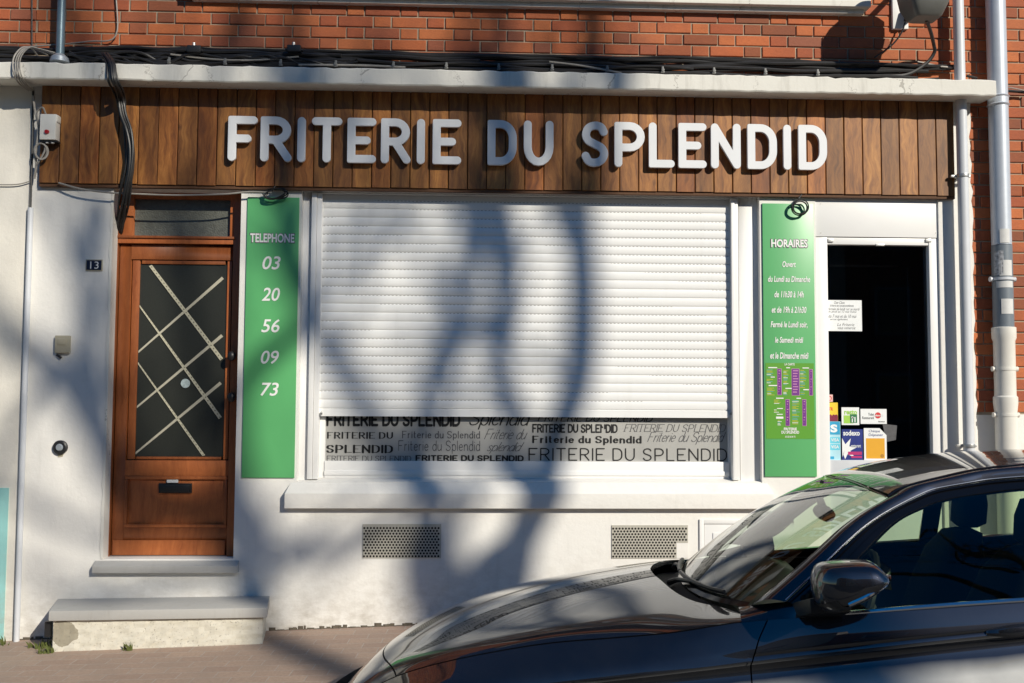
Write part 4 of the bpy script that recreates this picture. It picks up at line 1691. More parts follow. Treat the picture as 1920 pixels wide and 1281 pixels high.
def cables():
    grp = 'cables strung along the top of the cornice'
    L = lambda x: 108 + .0186 * x          # middle line of the bundle in photo rows
    # (start x, end x, row offset, radius, depth, pale, sag, label)
    defs = [(-420, 1790, -13, .010, -.045, 0, 3, 'uppermost black cable of the bundle strung above the cornice'),
            (150, 1760, -9, .012, -.055, 0, 5, 'thick black cable second from the top of the bundle above the cornice'),
            (-420, 1740, -4, .013, -.075, 0, 4, 'thick black cable in the middle of the bundle above the cornice'),
            (-420, 1700, 1, .011, -.06, 0, 5, 'black cable just below the middle of the bundle above the cornice'),
            (-420, 1720, 6, .012, -.085, 0, 3, 'lower thick black cable of the bundle above the cornice'),
            (-420, 1690, 11, .010, -.07, 0, 2, 'lowest black cable lying close to the cornice top'),
            (180, 1300, -1, .009, -.095, 0, 8, 'slack black cable hanging in front of the bundle above the cornice'),
            (320, 560, -8, .006, -.10, 1, 9, 'short pale grey wire between the two small junction boxes'),
            (1030, 1165, 2, .006, -.11, 2, 0, 'pale loose wire end slanting down onto the cornice above the letter S'),
            (560, 760, 3, .007, -.105, 1, 3, 'pale grey wire looping in front of the bundle above the letters FRIT')]
    for i, (xa, xb, dy, r, Y, pale, sag, lab) in enumerate(defs):
        pts = []
        n = max(3, int((xb - xa) / 52))
        ph = random.uniform(0, 6)
        for k in range(n + 1):
            x = xa + (xb - xa) * k / n
            y = L(x) + dy + sag * math.sin(x / 55.0 + ph) * .55 + random.uniform(-1.3, 1.3)
            if x < 230:
                y += 2.5
            if i == 8:
                y = 116 + 21 * (k / n) ** 1.3
            if i == 7:
                y = L(x) + dy + sag * math.sin(math.pi * k / n) - 4
            pts.append(P3(x, y, Y + random.uniform(-.006, .006)))
        m = MB()
        m.tube(smooth_path(pts, 4), r, 7)
        tag(m.build('cable', M['cable_grey'] if pale else M['cable'], None, smooth=True), lab, 'cable', grp)
    # black runs piled behind and in front of the main cables
    runs = [(-420, 1790, -19, .011), (-420, 1770, -16, .013), (-420, 1760, 14, .012), (120, 1500, -22, .010), (-420, 900, -12, .014), (500, 1760, 10, .013), (-420, 760, 4, .015), (100, 640, -17, .014)]
    for (xa, xb, dy, r), lab in zip(runs, ('thin black cable along the top edge of the cable strip', 'black cable near the top edge of the cable strip', 'black cable resting on the cornice top', 'wavy black cable above the rest of the strip',
                                           'thick black cable in the left half of the strip', 'thick black cable low in the right part of the strip', 'thickest black cable at the left of the strip', 'thick black cable near the top at the left of the strip')):
        n = int((xb - xa) / 60)
        pts = []
        for k in range(n + 1):
            x = xa + (xb - xa) * k / n
            pts.append(P3(x, L(x) + dy + random.uniform(-2.6, 2.6) + (2.5 if x < 230 else 0), -.035 - .05 * random.random()))
        m = MB()
        m.tube(smooth_path(pts, 4), r, 7)
        tag(m.build('cable', M['cable'], None, smooth=True), lab, 'cable', grp)
    m = MB()
    for k in range(9):
        pts = []
        for x in range(130, 700, 45):
            pts.append(P3(x, L(x) + random.uniform(-15, 12), -.05 - .06 * random.random()))
        m.tube(smooth_path(pts, 4), random.uniform(.006, .011), 7)
    tag(m.build('cable_tangle', M['cable'], None, smooth=True), 'tangled black cables piled on the cornice above the left of the sign', 'cables')
    # clips
    for k, x in enumerate((318, 423, 527, 630, 738, 837, 935, 1035, 1138, 1242, 1338, 1434, 1532)):
        y = L(x) + 4
        X, Z = W(x, y, -.10)
        m = MB()
        Z += .012
        m.box(X - .007, X + .007, -.115, -.10, Z - .018, Z + .022)
        m.tube([(X, -.116, Z - .004), (X, -.124, Z - .004)], .011, 10)
        m.box(X - .012, X + .012, -.119, -.108, Z - .022, Z - .012)
        tag(m.build('cable_clip', M['dull_clip'], None, bevel=.002), 'small metal clip holding the cable bundle above the cornice', 'clip', 'clips holding the cable bundle')
    # junction boxes
    for x, y, lab in ((365, 93, 'black junction block on the cables above the plank sign, left of the letter F'), (552, 92, 'black junction block on the cables above the letter R')):
        X, Z = W(x, y, -.11)
        o = thing('junction_box', lab, 'junction box', (X, -.1, Z - .03), 'junction blocks on the cable bundle')
        m = MB()
        m.box(X - .045, X + .045, -.135, -.09, Z - .024, Z + .022)
        m.box(X - .06, X + .06, -.125, -.10, Z - .016, Z - .002)
        m.build('block', M['black_plastic'], o, bevel=.006)
        m = MB()
        m.tube([(X - .005, -.11, Z + .02), (X - .005, -.11, Z + .045)], .010, 8)
        m.build('bolt', M['metal_clip'], o, smooth=True)
    # thick bundle hanging in front of the sign
    m = MB()
    base = [(196, 100, -.16), (208, 118, -.235), (213, 150, -.262), (221, 168, -.20), (226, 186, -.10), (230, 215, -.10), (240, 245, -.115), (245, 280, -.12), (243, 320, -.115), (238, 350, -.10), (233, 380, -.06), (228, 405, .03), (224, 425, .09), (220, 445, .15)]
    for k in range(13):
        ox, oy = random.uniform(-7, 7), random.uniform(-.022, .022)
        m.tube(smooth_path([P3(x + ox * (1 + .55 * math.sin(i * .9 + k)), y, Y + oy) for i, (x, y, Y) in enumerate(base)], 5), random.uniform(.0055, .0105), 7)
    m.tube(smooth_path([P3(228, 200, -.09), P3(233, 240, -.07), P3(236, 280, -.065), P3(237, 330, -.08)], 6), .009, 7)
    tag(m.build('cable_bundle', M['cable'], None, smooth=True), 'thick bundle of black cables hanging over the cornice and sign to the brown door', 'cables')
    # white wires draped over the cornice at far left
    m = MB()
    for k, (ox, r) in enumerate(((0, .0042), (4, .005), (-5, .0055), (8, .0038))):
        m.tube(smooth_path([P3(90 + ox * 4, 104, -.1), P3(64 + ox, 91, -.17), P3(48 + ox, 89, -.20), P3(34 + ox, 102, -.24), P3(29 + ox, 118, -.25), P3(31 + ox, 138, -.25), P3(40 + ox, 156, -.18), P3(57 + ox * .6, 170, -.05)], 5), r, 7)
    tag(m.build('wire_bundle', M['cable_grey'], None, smooth=True), 'pale grey wires tied together and draped over the left end of the cornice', 'wires')
    # thin runs
    thin = [('wire', [(-20, 92, -.03), (80, 86, -.03), (165, 78, -.03), (217, 67, -.03), (217, -20, -.03)], .005, 'cable_grey', 'pale wire slanting up the brick beside the steel pipe, then rising vertically'),
            ('wire', [(60, -20, -.02), (60, 85, -.02)], .004, 'cable', 'thin dark wire running straight down the brick left of the steel pipe'),
            ('wire', [(62, 170, -.03), (61, 250, -.03), (59, 330, -.03), (57, 392, -.03)], .007, 'cable', 'thin dark cable entering the top of the grey conduit at the left'),
            ('wire', [(-20, 346, -.03), (30, 346, -.03), (60, 339, -.03)], .004, 'cable_grey', 'thin wire crossing the cream wall left of the conduit'),
            ('wire', [(110, 343, -.055), (150, 354, -.07), (200, 361, -.07), (240, 363, -.07), (330, 366, -.07), (420, 364, -.07), (465, 360, -.06), (510, 361, -.05)], .006, 'cable_grey', 'pale wire sagging under the sign across the top of the brown door'),
            ('wire', [(1870, 167, -.10), (1890, 164, -.12), (1930, 172, -.05)], .004, 'cable_grey', 'thin pale wire curving right of the large downpipe'),
            ('wire', [(1880, 171, -.05), (1895, 171, -.05), (1930, 174, -.05)], .010, 'cable', 'short thick black cable right of the large downpipe'),
            ('wire', [(1737, 38, -.40), (1745, 60, -.25), (1751, 85, -.12), (1752, 98, -.09), (1740, 116, -.08), (1715, 134, -.08), (1690, 142, -.08), (1650, 143, -.08)], .012, 'cable', 'thick black cable dropping from the wall lamp into the bundle'),
            ('wire', [(1697, 42, -.06), (1690, 62, -.06), (1672, 85, -.05), (1640, 108, -.05)], .006, 'cable', 'thin black wire curving from the wall bracket down to the bundle'),
            ('wire', [(1785, 127, -.05), (1760, 124, -.06), (1720, 116, -.06)], .007, 'cable_grey', 'short pale cable end poking out beside the narrow downpipe'),
            ('wire', [(1812, 142, -.04), (1832, 147, -.05)], .009, 'cable', 'short black cable end between the two downpipes')]
    for nm, pts, r, mt, lab in thin:
        m = MB()
        m.tube(smooth_path([P3(*p) for p in pts], 6), r, 7)
        tag(m.build(nm, M[mt], None, smooth=True), lab, 'wire', 'loose wires on the facade')
    # coils
    for cx, cy, rx, ry, lab, Y in ((517, 364, 25, 11, 'small black coil of wire at the top of the telephone panel', -.05), (1501, 389, 16, 16, 'round black coil of wire at the top of the opening hours panel', -.05)):
        m = MB()
        for k in range(4):
            sc, ph, ox, oy = random.uniform(.78, 1.05), random.uniform(-.35, .35), random.uniform(-2, 2), random.uniform(-1.5, 1.5)
            pts = []
            for i in range(25):
                a = 2 * math.pi * i / 24
                ex, ey = rx * sc * math.cos(a), ry * sc * .92 * math.sin(a)
                pts.append(P3(cx + ox + ex * math.cos(ph) - ey * math.sin(ph), cy + oy + ex * math.sin(ph) + ey * math.cos(ph), Y + .01 * math.sin(a + k)))
            m.tube(pts, .0042, 6)
        m.tube(smooth_path([P3(cx - 4, cy - ry, Y), P3(cx + 2, cy - ry - 8, -.03), P3(cx + 3, cy - ry - 14, -.02)], 5), .0055, 6)
        tag(m.build('wire_coil', M['cable'], None, smooth=True), lab, 'wire coil', 'coils of wire at the panel tops')
    # loops by the control box
    m = MB()
    for k in range(3):
        pts = [P3(76 + 12 * math.cos(a) + k, 284 + 15 * math.sin(a), -.09 + .012 * math.sin(a + k)) for a in np.linspace(0, 6.28, 20)]
        m.tube(pts, .006, 6)
    m.tube(smooth_path([P3(62, 180, -.05), P3(66, 210, -.07), P3(72, 235, -.07), P3(70, 265, -.08), P3(66, 290, -.08), P3(68, 310, -.07), P3(64, 335, -.05)], 5), .008, 7)
    m.tube(smooth_path([P3(86, 214, -.09), P3(80, 202, -.09), P3(70, 210, -.08), P3(73, 235, -.08)], 5), .006, 7)
    m.tube(smooth_path([P3(83, 268, -.09), P3(84, 282, -.09), P3(76, 298, -.09), P3(67, 312, -.07)], 5), .006, 7)
    tag(m.build('wire_loops', M['cable_grey'], None, smooth=True), 'looped grey wires hanging beside the control box at the left end of the sign', 'wires')


cables()


# ------------------------------------------------------------------ wall lamp, top right
def wall_lamp():
    X, Z = W(1733, 20, -.42)
    o = thing('wall_lamp', 'grey floodlight on a wall bracket at the top right above the cornice', 'lamp', (X, -.2, Z))
    zb = W(1733, 37, -.42)[1]
    xs = [W(1694, 5, -.42)[0], W(1771, 5, -.42)[0]]
    m = MB()
    cx = (xs[0] + xs[1]) / 2
    prof = [(zb, .082, .07), (zb + .012, .094, .085), (zb + .09, .128, .12), (zb + .22, .150, .14), (zb + .34, .150, .14), (zb + .40, .12, .10)]
    G = []
    for z, hx, hy in prof:
        ring = []
        for k in range(25):
            a = 2 * math.pi * k / 24
            c, s_ = math.cos(a), math.sin(a)
            ring.append((cx + hx * math.copysign(abs(c) ** .35, c), -.42 + hy * math.copysign(abs(s_) ** .35, s_), z))
        G.append(ring)
    m.grid(np.array(G), flip=True)
    m.add(G[0][:-1], [tuple(range(23, -1, -1))])
    m.add(G[-1][:-1], [tuple(range(24))])
    m.build('housing', simple('grey_lamp_housing', (.13, .13, .12), .45, .1, 20), o, smooth=True)
    m = MB()
    bx, bz = W(1697, 30, -.05)
    m.tube([(bx + .01, -.0, bz + .25), (cx - .03, -.30, zb + .30)], .02, 12)
    m.build('arm', M['zinc'], o, smooth=True)
    m = MB()
    a, b, c, e = WR(1673, 20, 1702, 55, -.02)
    m.box(a, b, -.03, -.001, c, e + .25)
    m.build('bracket_plate', M['white_paint'], o, bevel=.003)
    m = MB()
    m.hexa([(b - .035, -.12, c + .05), (b + .01, -.12, c + .05), (b + .01, -.03, c + .05), (b - .035, -.03, c + .05),
            (b - .02, -.10, c + .15), (b + .01, -.10, c + .15), (b + .01, -.03, c + .15), (b - .02, -.03, c + .15)])
    m.build('terminal_block', M['black_plastic'], o, bevel=.004)


wall_lamp()


# ------------------------------------------------------------------ stickers and notice on the shop door
def stickers():
    Y = .048
    grp = 'stickers on the glass of the shop door'

    def card(x0, y0, x1, y1, mat, lab, name='sticker', cat='sticker', cut=0, group=grp):
        a, b, c, e = WR(x0, y0, x1, y1, Y)
        m = MB()
        if cut:
            k = (b - a) * cut
            m.prism([(a, c), (b, c), (b, e - k), (b - k, e), (a, e)], Y, Y + .002)
        else:
            m.prism([(a, c), (b, c), (b, e), (a, e)], Y, Y + .002)
        o = m.build(name, mat, None)
        tag(o, lab, cat, group)
        return o
    wht = simple('white_card', (.78, .80, .80), .5, .03)
    ylw = simple('amber_print', (.72, .36, .02), .45, .05)
    blu = simple('blue_print', (.02, .32, .55), .45, .05)
    lbl = simple('pale_blue_print', (.40, .66, .75), .45, .05)
    dbl = simple('dark_blue_print', (.015, .03, .20), .4, .4, 14)
    grn = simple('lime_print', (.33, .60, .08), .45, .1)
    dgn = simple('dark_green_print', (.02, .16, .06), .45, .1)
    rd = simple('red_print', (.60, .03, .03), .45, .05)
    mar = simple('maroon_print', (.20, .01, .04), .45, .1)
    pnk = simple('magenta_print', (.45, .02, .15), .45, .1)
    yel = simple('yellow_print', (.78, .55, .03), .45, .05)

    def dec(parent, fn, mats, name='print'):
        m = MB()
        fn(m)
        m.build(name, mats, parent)
    q = lambda x0, y0, x1, y1, d=.001: WR(x0, y0, x1, y1, Y - d)
    o = card(1552.5, 563, 1616, 621, wht, 'white handwritten notice taped inside the glass of the shop door', 'paper_notice', 'notice', group=None)

    def f(m):
        for s, x0, y0, x1, y1 in (('Cher Client', 1564, 565, 1584, 570), ('la friterie sera exceptionnellement', 1556, 571, 1601, 576.5), ('fermée du lundi 1er au mardi', 1553.5, 577, 1612, 582),
                                  ('et jeudi au 12 mai inclus', 1553.5, 582.5, 1606, 587.5), ('du 7 mai et du 10 mai', 1553.5, 590, 1606, 596), ('seront également', 1556, 597, 1590, 601.5),
                                  ('La Friterie', 1570, 606, 1602, 611.5), ('vous remercie', 1571, 612.5, 1604, 617.5)):
            X = q(x0, y0, x1, y1)
            text_into(m, s, *X, Y - .0008, shear=.3, bold=-.006)
    dec(o, f, M['ink_grey'], 'handwriting')
    o = card(1552.5, 740, 1561.5, 753.5, simple('pale_pink_print', (.72, .45, .42), .5, .05), 'tiny pale pink sticker with a red ring, topmost at the left edge of the glass')

    def f(m):
        X, Z = W(1556, 747, Y)
        m.tube([(X + .011 * math.cos(a), Y - .0008, Z + .014 * math.sin(a)) for a in np.linspace(0, 6.28, 18)], .0022, 5)
    dec(o, f, rd)
    o = card(1552.5, 755, 1571, 790, yel, 'yellow sticker with a maroon foot at the left edge of the glass')

    def f(m):
        m.rectxz(*q(1552.5, 780, 1571, 790), Y - .0008, 0)
        for cx in (1557, 1563, 1568):
            X, Z = W(cx, 780, Y)
            m.disc((X, Y - .0012, Z), .010, 12, mi=0)
        text_into(m, 'TR', *q(1554, 764, 1562, 770), Y - .001, bold=.02, mi=1)
    dec(o, f, [mar, rd])
    o = card(1553.5, 790.5, 1576, 863, lbl, 'tall pale blue bank card sticker at the left edge of the glass')

    def f(m):
        m.rectxz(*q(1553.5, 791, 1575, 815), Y - .0008, 0)
        m.rectxz(*q(1556, 820, 1575, 831), Y - .0008, 2)
        m.rectxz(*q(1556, 833, 1575, 844), Y - .0008, 2)
        text_into(m, 'VISA', *q(1558, 822, 1573, 828), Y - .0016, bold=.02, mi=1)
        text_into(m, 'VISA', *q(1558, 835, 1573, 841), Y - .0016, bold=.02, mi=1)
        text_into(m, 'S', *q(1557, 796, 1570, 811), Y - .0016, bold=.05, mi=1)
        m.rectxz(*q(1556, 856, 1564, 861), Y - .0008, 0)
    dec(o, f, [blu, wht, simple('sky_print', (.12, .55, .70), .45, .05)])
    o = card(1578, 764, 1611, 797, wht, 'square white and lime green restaurant voucher sticker')

    def f(m):
        m.rectxz(*q(1582, 779, 1600, 794), Y - .0008, 0)
        m.rectxz(*q(1594, 777, 1607, 793), Y - .0014, 1)
        text_into(m, 'resto', *q(1583, 769, 1607, 777.5), Y - .001, bold=.03, mi=0)
        m.rectxz(*q(1597, 782, 1599, 792), Y - .002, 2)
        m.rectxz(*q(1602, 782, 1604, 792), Y - .002, 2)
        X, Z = W(1598, 783, Y)
        m.disc((X, Y - .002, Z), .008, 10, mi=2)
    dec(o, f, [grn, dgn, wht])
    o = card(1613.5, 767, 1662.5, 795, wht, 'wide white meal ticket sticker with a red round mark')

    def f(m):
        text_into(m, 'Ticket', *q(1628, 774.5, 1639, 779.5), Y - .001, mi=1)
        text_into(m, 'Restaurant', *q(1617, 781, 1639, 786), Y - .001, mi=1)
        X, Z = W(1646, 779, Y)
        m.disc((X, Y - .001, Z), .021, 24, mi=0)
        text_into(m, 'Edenred', *q(1638, 777, 1656, 781), Y - .0016, bold=.02, mi=2)
        text_into(m, 'bienvenue', *q(1647, 789, 1659, 792), Y - .001, mi=1)
    dec(o, f, [rd, M['ink_black'], wht])
    o = card(1578.5, 805, 1618, 863, dbl, 'dark blue meal voucher sticker with a large white star')

    def f(m):
        text_into(m, 'sodexo', *q(1581, 807, 1612, 817), Y - .001, bold=.03, mi=0)
        X, Z = W(1585, 843, Y - .001)
        x_min = W(1579, 843, Y)[0]
        pts = []
        for k in range(14):
            a = math.pi * 2 * k / 14 + .2
            r = .085 if k % 2 == 0 else .035
            x, z = X + r * math.cos(a), Z + r * math.sin(a)
            pts.append((max(x, x_min), max(z, W(1585, 861, Y)[1])))
        m.add([(X, Y - .001, Z)] + [(x, Y - .001, z) for x, z in pts], [(0, k + 1, (k + 1) % 14 + 1) for k in range(14)], 0)
        m.rectxz(*q(1590, 847, 1616, 853), Y - .0016, 1)
        m.rectxz(*q(1596, 855, 1616, 859), Y - .0016, 1)
        text_into(m, 'restaurant', *q(1596, 834, 1614, 839), Y - .001, bold=.01, mi=0)
    dec(o, f, [wht, pnk])
    o = card(1620, 803, 1662.5, 863, wht, 'white voucher sticker with clipped corner and amber square', cut=.3)

    def f(m):
        m.rectxz(*q(1624, 822, 1659, 860), Y - .0008, 0)
        text_into(m, 'Chèque', *q(1629, 806, 1650, 812), Y - .001, mi=1)
        text_into(m, 'Déjeuner', *q(1629, 813, 1656, 819.5), Y - .001, mi=1)
        X, Z = W(1654, 855, Y)
        m.disc((X, Y - .0014, Z), .013, 14, mi=2)
    dec(o, f, [ylw, dbl, simple('ochre_print', (.42, .20, .02), .45, .05)])
    a, b, c, e = WR(1655, 795, 1682, 829, Y + .006)
    m = MB()
    m.prism([(a + .02, c), (b - .01, c + .015), (b, e - .01), (a, e), (a + .01, c + .07)], Y + .004, Y + .006)
    tag(m.build('tape_patch', simple('grey_tape', (.10, .10, .105), .35, .5, 40), None), 'torn grey tape patch on the glass right of the amber voucher sticker', 'tape', grp)


stickers()
# ================================================================== CAR
def natspline(xs, ys):
    """natural cubic spline through points, vector valued"""
    xs, ys = np.array(xs, float), np.array(ys, float)
    n = len(xs)
    h = np.diff(xs)
    A = np.eye(n)
    sh = (n,) + ys.shape[1:]
    b = np.zeros(sh)
    for i in range(1, n - 1):
        A[i, i - 1], A[i, i], A[i, i + 1] = h[i - 1], 2 * (h[i - 1] + h[i]), h[i]
        b[i] = 6 * ((ys[i + 1] - ys[i]) / h[i] - (ys[i] - ys[i - 1]) / h[i - 1])
    m2 = np.linalg.solve(A, b)

    def ev(x):
        x = np.clip(np.asarray(x, float), xs[0], xs[-1])
        i = np.clip(np.searchsorted(xs, x) - 1, 0, n - 2)
        t = x - xs[i]
        hh = h[i]
        if ys.ndim > 1:
            t, hh = t[..., None], hh[..., None]
        c = (ys[i + 1] - ys[i]) / hh - hh * (2 * m2[i] + m2[i + 1]) / 6
        return ys[i] + t * (c + t * (m2[i] / 2 + t * (m2[i + 1] - m2[i]) / (6 * hh)))
    return ev


CAR_W = .90
f_wc = natspline([0, .06, .12, .19, .28, .42, .67, .95, 1.19, 1.35, 1.6, 3.6, 3.9, 4.2, 4.40], [.47, .545, .605, .665, .724, .787, .862, .921, .958, .978, .985, 1.02, 1.03, 1.02, .96])
f_wn = natspline([0, .1, .2, .3, .44, .55, .76, .97, 1.16, 1.28, 1.41, 1.54, 1.75, 1.92, 2.42, 3.6, 4.0, 4.4], [.40, .51, .60, .675, .747, .783, .832, .869, .891, .904, .916, .930, .942, .953, .992, 1.05, 1.05, .96])
f_pw = natspline([0, .06, .12, .2, .3, .45, .65, 1.0, 1.4, 3.0, 3.8, 4.2, 4.4], [.44, .62, .715, .80, .868, .930, .968, .993, 1, 1, .965, .90, .80])
f_cr = natspline([0, .1, .2, .3, .45, .65, 1.0, 1.3, 1.63, 1.97, 2.33, 3.5, 4.4], [.33, .42, .50, .57, .635, .678, .724, .759, .799, .840, .882, .965, .94])
f_v4 = natspline([0, .8, 1.0, 1.3, 1.5, 1.66, 1.82, 2.1, 4.4], [.785, .785, .788, .808, .838, .860, .869, .872, .872])
f_k4 = natspline([0, .8, 1.06, 1.34, 1.5, 1.66, 1.9, 4.4], [.036, .038, .041, .042, .030, .016, .013, .013])
LOW = [(0, 0), (-.012, -.0075), (-.028, -.0125), (-.044, -.0105), (-.06, -.003), (-.085, .012), (-.12, .031), (-.20, .052), (-.30, .055), (-.42, .035), (-.55, -.005), (-.62, -.06)]


def ring_up(u):
    wc, wn, wr, v4, k4 = f_wc(u), f_wn(u), f_cr(u), f_v4(u), f_k4(u)
    w4 = wn - k4
    v5 = v4 + .62 * (CAR_W - v4)
    w5 = wr + .50 * (w4 - wr)
    return np.array([(-.3, wc - .18 * (wc - wn)), (0, wc), (.3, wc - .18 * (wc - wn)), (.52, wn + .46 * (wc - wn)), (.70, wn), (v4, w4), (v5, w5), (CAR_W, wr), (CAR_W + .012, wr - .10)])


RU = [-1, 0, 1, 2, 3, 4, 5, 6, 7]


def B(u, r):
    """body surface point (u along the car, v sideways > 0, w up); r 0 centre .. 4 shut line .. 6 crease .. 17 sill"""
    p = float(f_pw(u))
    if r <= 6:
        rg = ring_up(u)
        q = natspline(RU, rg)(r)
        if r > 4:
            k = (r - 4) / 2
            s_ = rg[5] + (rg[7] - rg[5]) * k + np.array([.004, .0]) * math.sin(math.pi * k) - np.array([.0042, 0]) * math.exp(-((k - .89) / .05) ** 2)
            bl = min(1.0, max(0.0, (u - 1.25) / .4))
            bl = bl * bl * (3 - 2 * bl)
            q = q * (1 - bl) + s_ * bl
        v, w = q[0], q[1]
    else:
        lw = np.array(LOW)
        q = natspline(np.arange(len(LOW)) + 6.0, lw)(r)
        fade = min(1.0, max(.0, (u - .35) / .8))
        sc = min(1.0, (f_cr(u) - .2) / .62)
        v, w = CAR_W + q[1] * fade, float(f_cr(u)) + q[0] * sc
    return np.array([u, v * p, w])


def door_cut(r):
    ws = [-.8, .732, .792, .867, .926, .961, 1.1]
    us = [1.625, 1.62, 1.62, 1.65, 1.685, 1.72, 1.80]
    w = B(1.66, r)[2]
    return float(np.interp(w, ws, us))


def panel_edges(G, depth=.014):
    """add a folded flange round a grid patch so that shut lines have depth"""
    a, b = G.shape[:2]
    du = np.gradient(G, axis=0)
    dv = np.gradient(G, axis=1)
    N = np.cross(du, dv)
    N /= np.linalg.norm(N, axis=2)[..., None] + 1e-9
    return N


def car():
    th = R(10)
    ct, st = math.cos(th), math.sin(th)
    X0, Y0 = 1.30 - 1.85 * ct, -2.62 + 1.85 * st
    eu = Vector((ct, -st, .033 * ct)).normalized()
    ev = Vector((st, ct, .033 * st - .04))
    ev = (ev - eu * ev.dot(eu)).normalized()
    ew = eu.cross(ev)
    root = thing('parked_car', 'glossy black hatchback parked at the kerb in front of the shop', 'car', (X0, Y0, zr(X0)))
    root.rotation_euler = Matrix((eu, ev, ew)).transposed().to_euler()

    def patch(G, name, mat, mirror=True, flange=.014, parent=root, flip=False, out=1, both=False, thick=None):
        """build a surface patch; mirrored copy becomes a second object"""
        objs = []
        for sgn in ((1, -1) if mirror else (1,)):
            P = G.copy()
            P[..., 1] *= -sgn            # near side is negative y
            m = MB()
            fl = (sgn < 0) != flip
            m.grid(P, flip=fl)
            if flange:
                N = panel_edges(P)
                ctr = np.array([2.2, 0, .55])
                sg = np.sign(((P - ctr) * N).sum(2).mean()) or 1
                I = P - sg * N * flange
                for e, f in ((P[0], I[0]), (P[-1], I[-1]), (P[:, 0], I[:, 0]), (P[:, -1], I[:, -1])):
                    m.grid(np.stack([e, f], 0))
            o = m.build(name, mat, parent, smooth=True, local=True)
            objs.append(o)
        return objs

    # ---------------- hood (one piece across)
    _hr = natspline([0, .15, .3, .45, .55, .63, .70, .79], [1.312, 1.325, 1.355, 1.392, 1.432, 1.485, 1.560, 1.63])

    def hood_rear(v):
        return float(_hr(abs(v)))

    def hood_front(v):
        return .215 + .16 * (abs(v) / .7) ** 2
    rs = np.concatenate([-np.linspace(3.965, 0, 40), np.linspace(0, 3.965, 40)[1:]])
    G = []
    for t in np.linspace(0, 1, 60):
        row = []
        for r in rs:
            v0 = float(natspline(RU, ring_up(1.0))(abs(r))[0])
            a, b = hood_front(v0), hood_rear(v0)
            u = a + (b - a) * t
            p = B(u, abs(r))
            p[1] = math.copysign(p[1], r)
            row.append(p)
        G.append(row)
    patch(np.array(G), 'hood', M['paint'], mirror=False, flange=.02)

    # ---------------- nose / bumper
    G = []
    for t in np.linspace(0, 1, 26):
        row = []
        for r in rs:
            v0 = float(natspline(RU, ring_up(1.0))(abs(r))[0])
            u = .002 + (hood_front(v0) - .006 - .002) * t
            p = B(u, abs(r))
            p[1] = math.copysign(p[1], r)
            row.append(p)
        G.append(row)
    patch(np.array(G), 'nose_panel', M['paint'], mirror=False, flange=.02)
    G = []
    for r in np.linspace(3.99, 17, 40):
        G.append([B(u, r) for u in np.linspace(.002, .355, 20)])
    patch(np.array(G), 'front_bumper', M['paint'], flange=0)
    G = []
    for w in np.linspace(.18, .50, 10):
        G.append([(.002 - .05 * math.sin(math.pi * (w - .1) / .6) * (1 - (v / .40) ** 2), v, w) for v in np.linspace(-.395, .395, 20)])
    patch(np.array(G), 'grille', M['black_plastic'], mirror=False, flange=0)
    # headlamps: clear lens following the body just proud of it
    G = []
    for r in np.linspace(3.1, 5.6, 14):
        row = []
        for u in np.linspace(.035, .20, 14):
            p = B(u + .02 * (r - 3.1), r)
            n = np.array([-.5, .6, .5])
            row.append(p + n * .006)
        G.append(row)
    patch(np.array(G), 'headlight', M['headlight'], flange=.01)

    # ---------------- fenders, doors
    WH = [(.90, .31), (3.56, .31)]

    def side(name, uL, uR, r0, r1, nr=60, nu=50, arch=None):
        G = []
        for r in np.linspace(r0, r1, nr):
            a, b = uL(r), uR(r)
            G.append([B(a + (b - a) * t, r) for t in np.linspace(0, 1, nu)])
        G = np.array(G)
        if arch is None:
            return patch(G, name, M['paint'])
        objs = []
        for sgn in (1, -1):
            P = G.copy()
            P[..., 1] *= -sgn
            m = MB()
            a, b = P.shape[:2]
            fs = []
            for i in range(a - 1):
                for j in range(b - 1):
                    c = P[i:i + 2, j:j + 2].reshape(-1, 3).mean(0)
                    if math.hypot(c[0] - arch[0], c[2] - arch[1]) < .365:
                        continue
                    q = (i * b + j, i * b + j + 1, (i + 1) * b + j + 1, (i + 1) * b + j)
                    fs.append(q[::-1] if sgn < 0 else q)
            m.add(P.reshape(-1, 3), fs)
            N = panel_edges(P)
            sg = np.sign(((P - np.array([2.2, 0, .55])) * N).sum(2).mean()) or 1
            I = P - sg * N * .014
            for e, f in ((P[0], I[0]), (P[:, 0], I[:, 0]), (P[:, -1], I[:, -1])):
                m.grid(np.stack([e, f], 0))
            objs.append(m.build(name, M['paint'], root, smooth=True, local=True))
        return objs
    g = .0024
    side('fender', lambda r: .362, lambda r: door_cut(r) - g, 4.035, 17, 70, 60, arch=WH[0])
    fd = side('front_door', lambda r: door_cut(r) + g, lambda r: 2.66 - g, 4.0, 16.2, 90, 60)
    rd = side('rear_door', lambda r: 2.66 + g, lambda r: 3.42 - g, 4.0, 16.2, 60, 30, arch=WH[1])
    side('rear_fender', lambda r: 3.42 + g, lambda r: 4.39, 4.0, 17, 60, 40, arch=WH[1])
    side('sill', lambda r: 1.43, lambda r: 3.45, 16.25, 17, 6, 20)
    G = []
    for t in np.linspace(0, 1, 16):
        G.append([B(3.86 + .53 * t, abs(r)) * np.array([1, math.copysign(1, r), 1]) for r in np.concatenate([-np.linspace(4, 0, 16), np.linspace(0, 4, 16)[1:]])])
    patch(np.array(G), 'tailgate', M['paint'], mirror=False)
    m = MB()
    G = np.array([[B(4.39, abs(r)) * np.array([1, math.copysign(1, s_), 1]) for s_, r in [(-1, r) for r in np.linspace(0.01, 17, 30)]],
                  [B(4.39, abs(r)) * np.array([1, 1, 1]) for r in np.linspace(0.01, 17, 30)]])
    m.grid(G)
    m.build('rear_bumper', M['paint'], root, smooth=True, local=True)

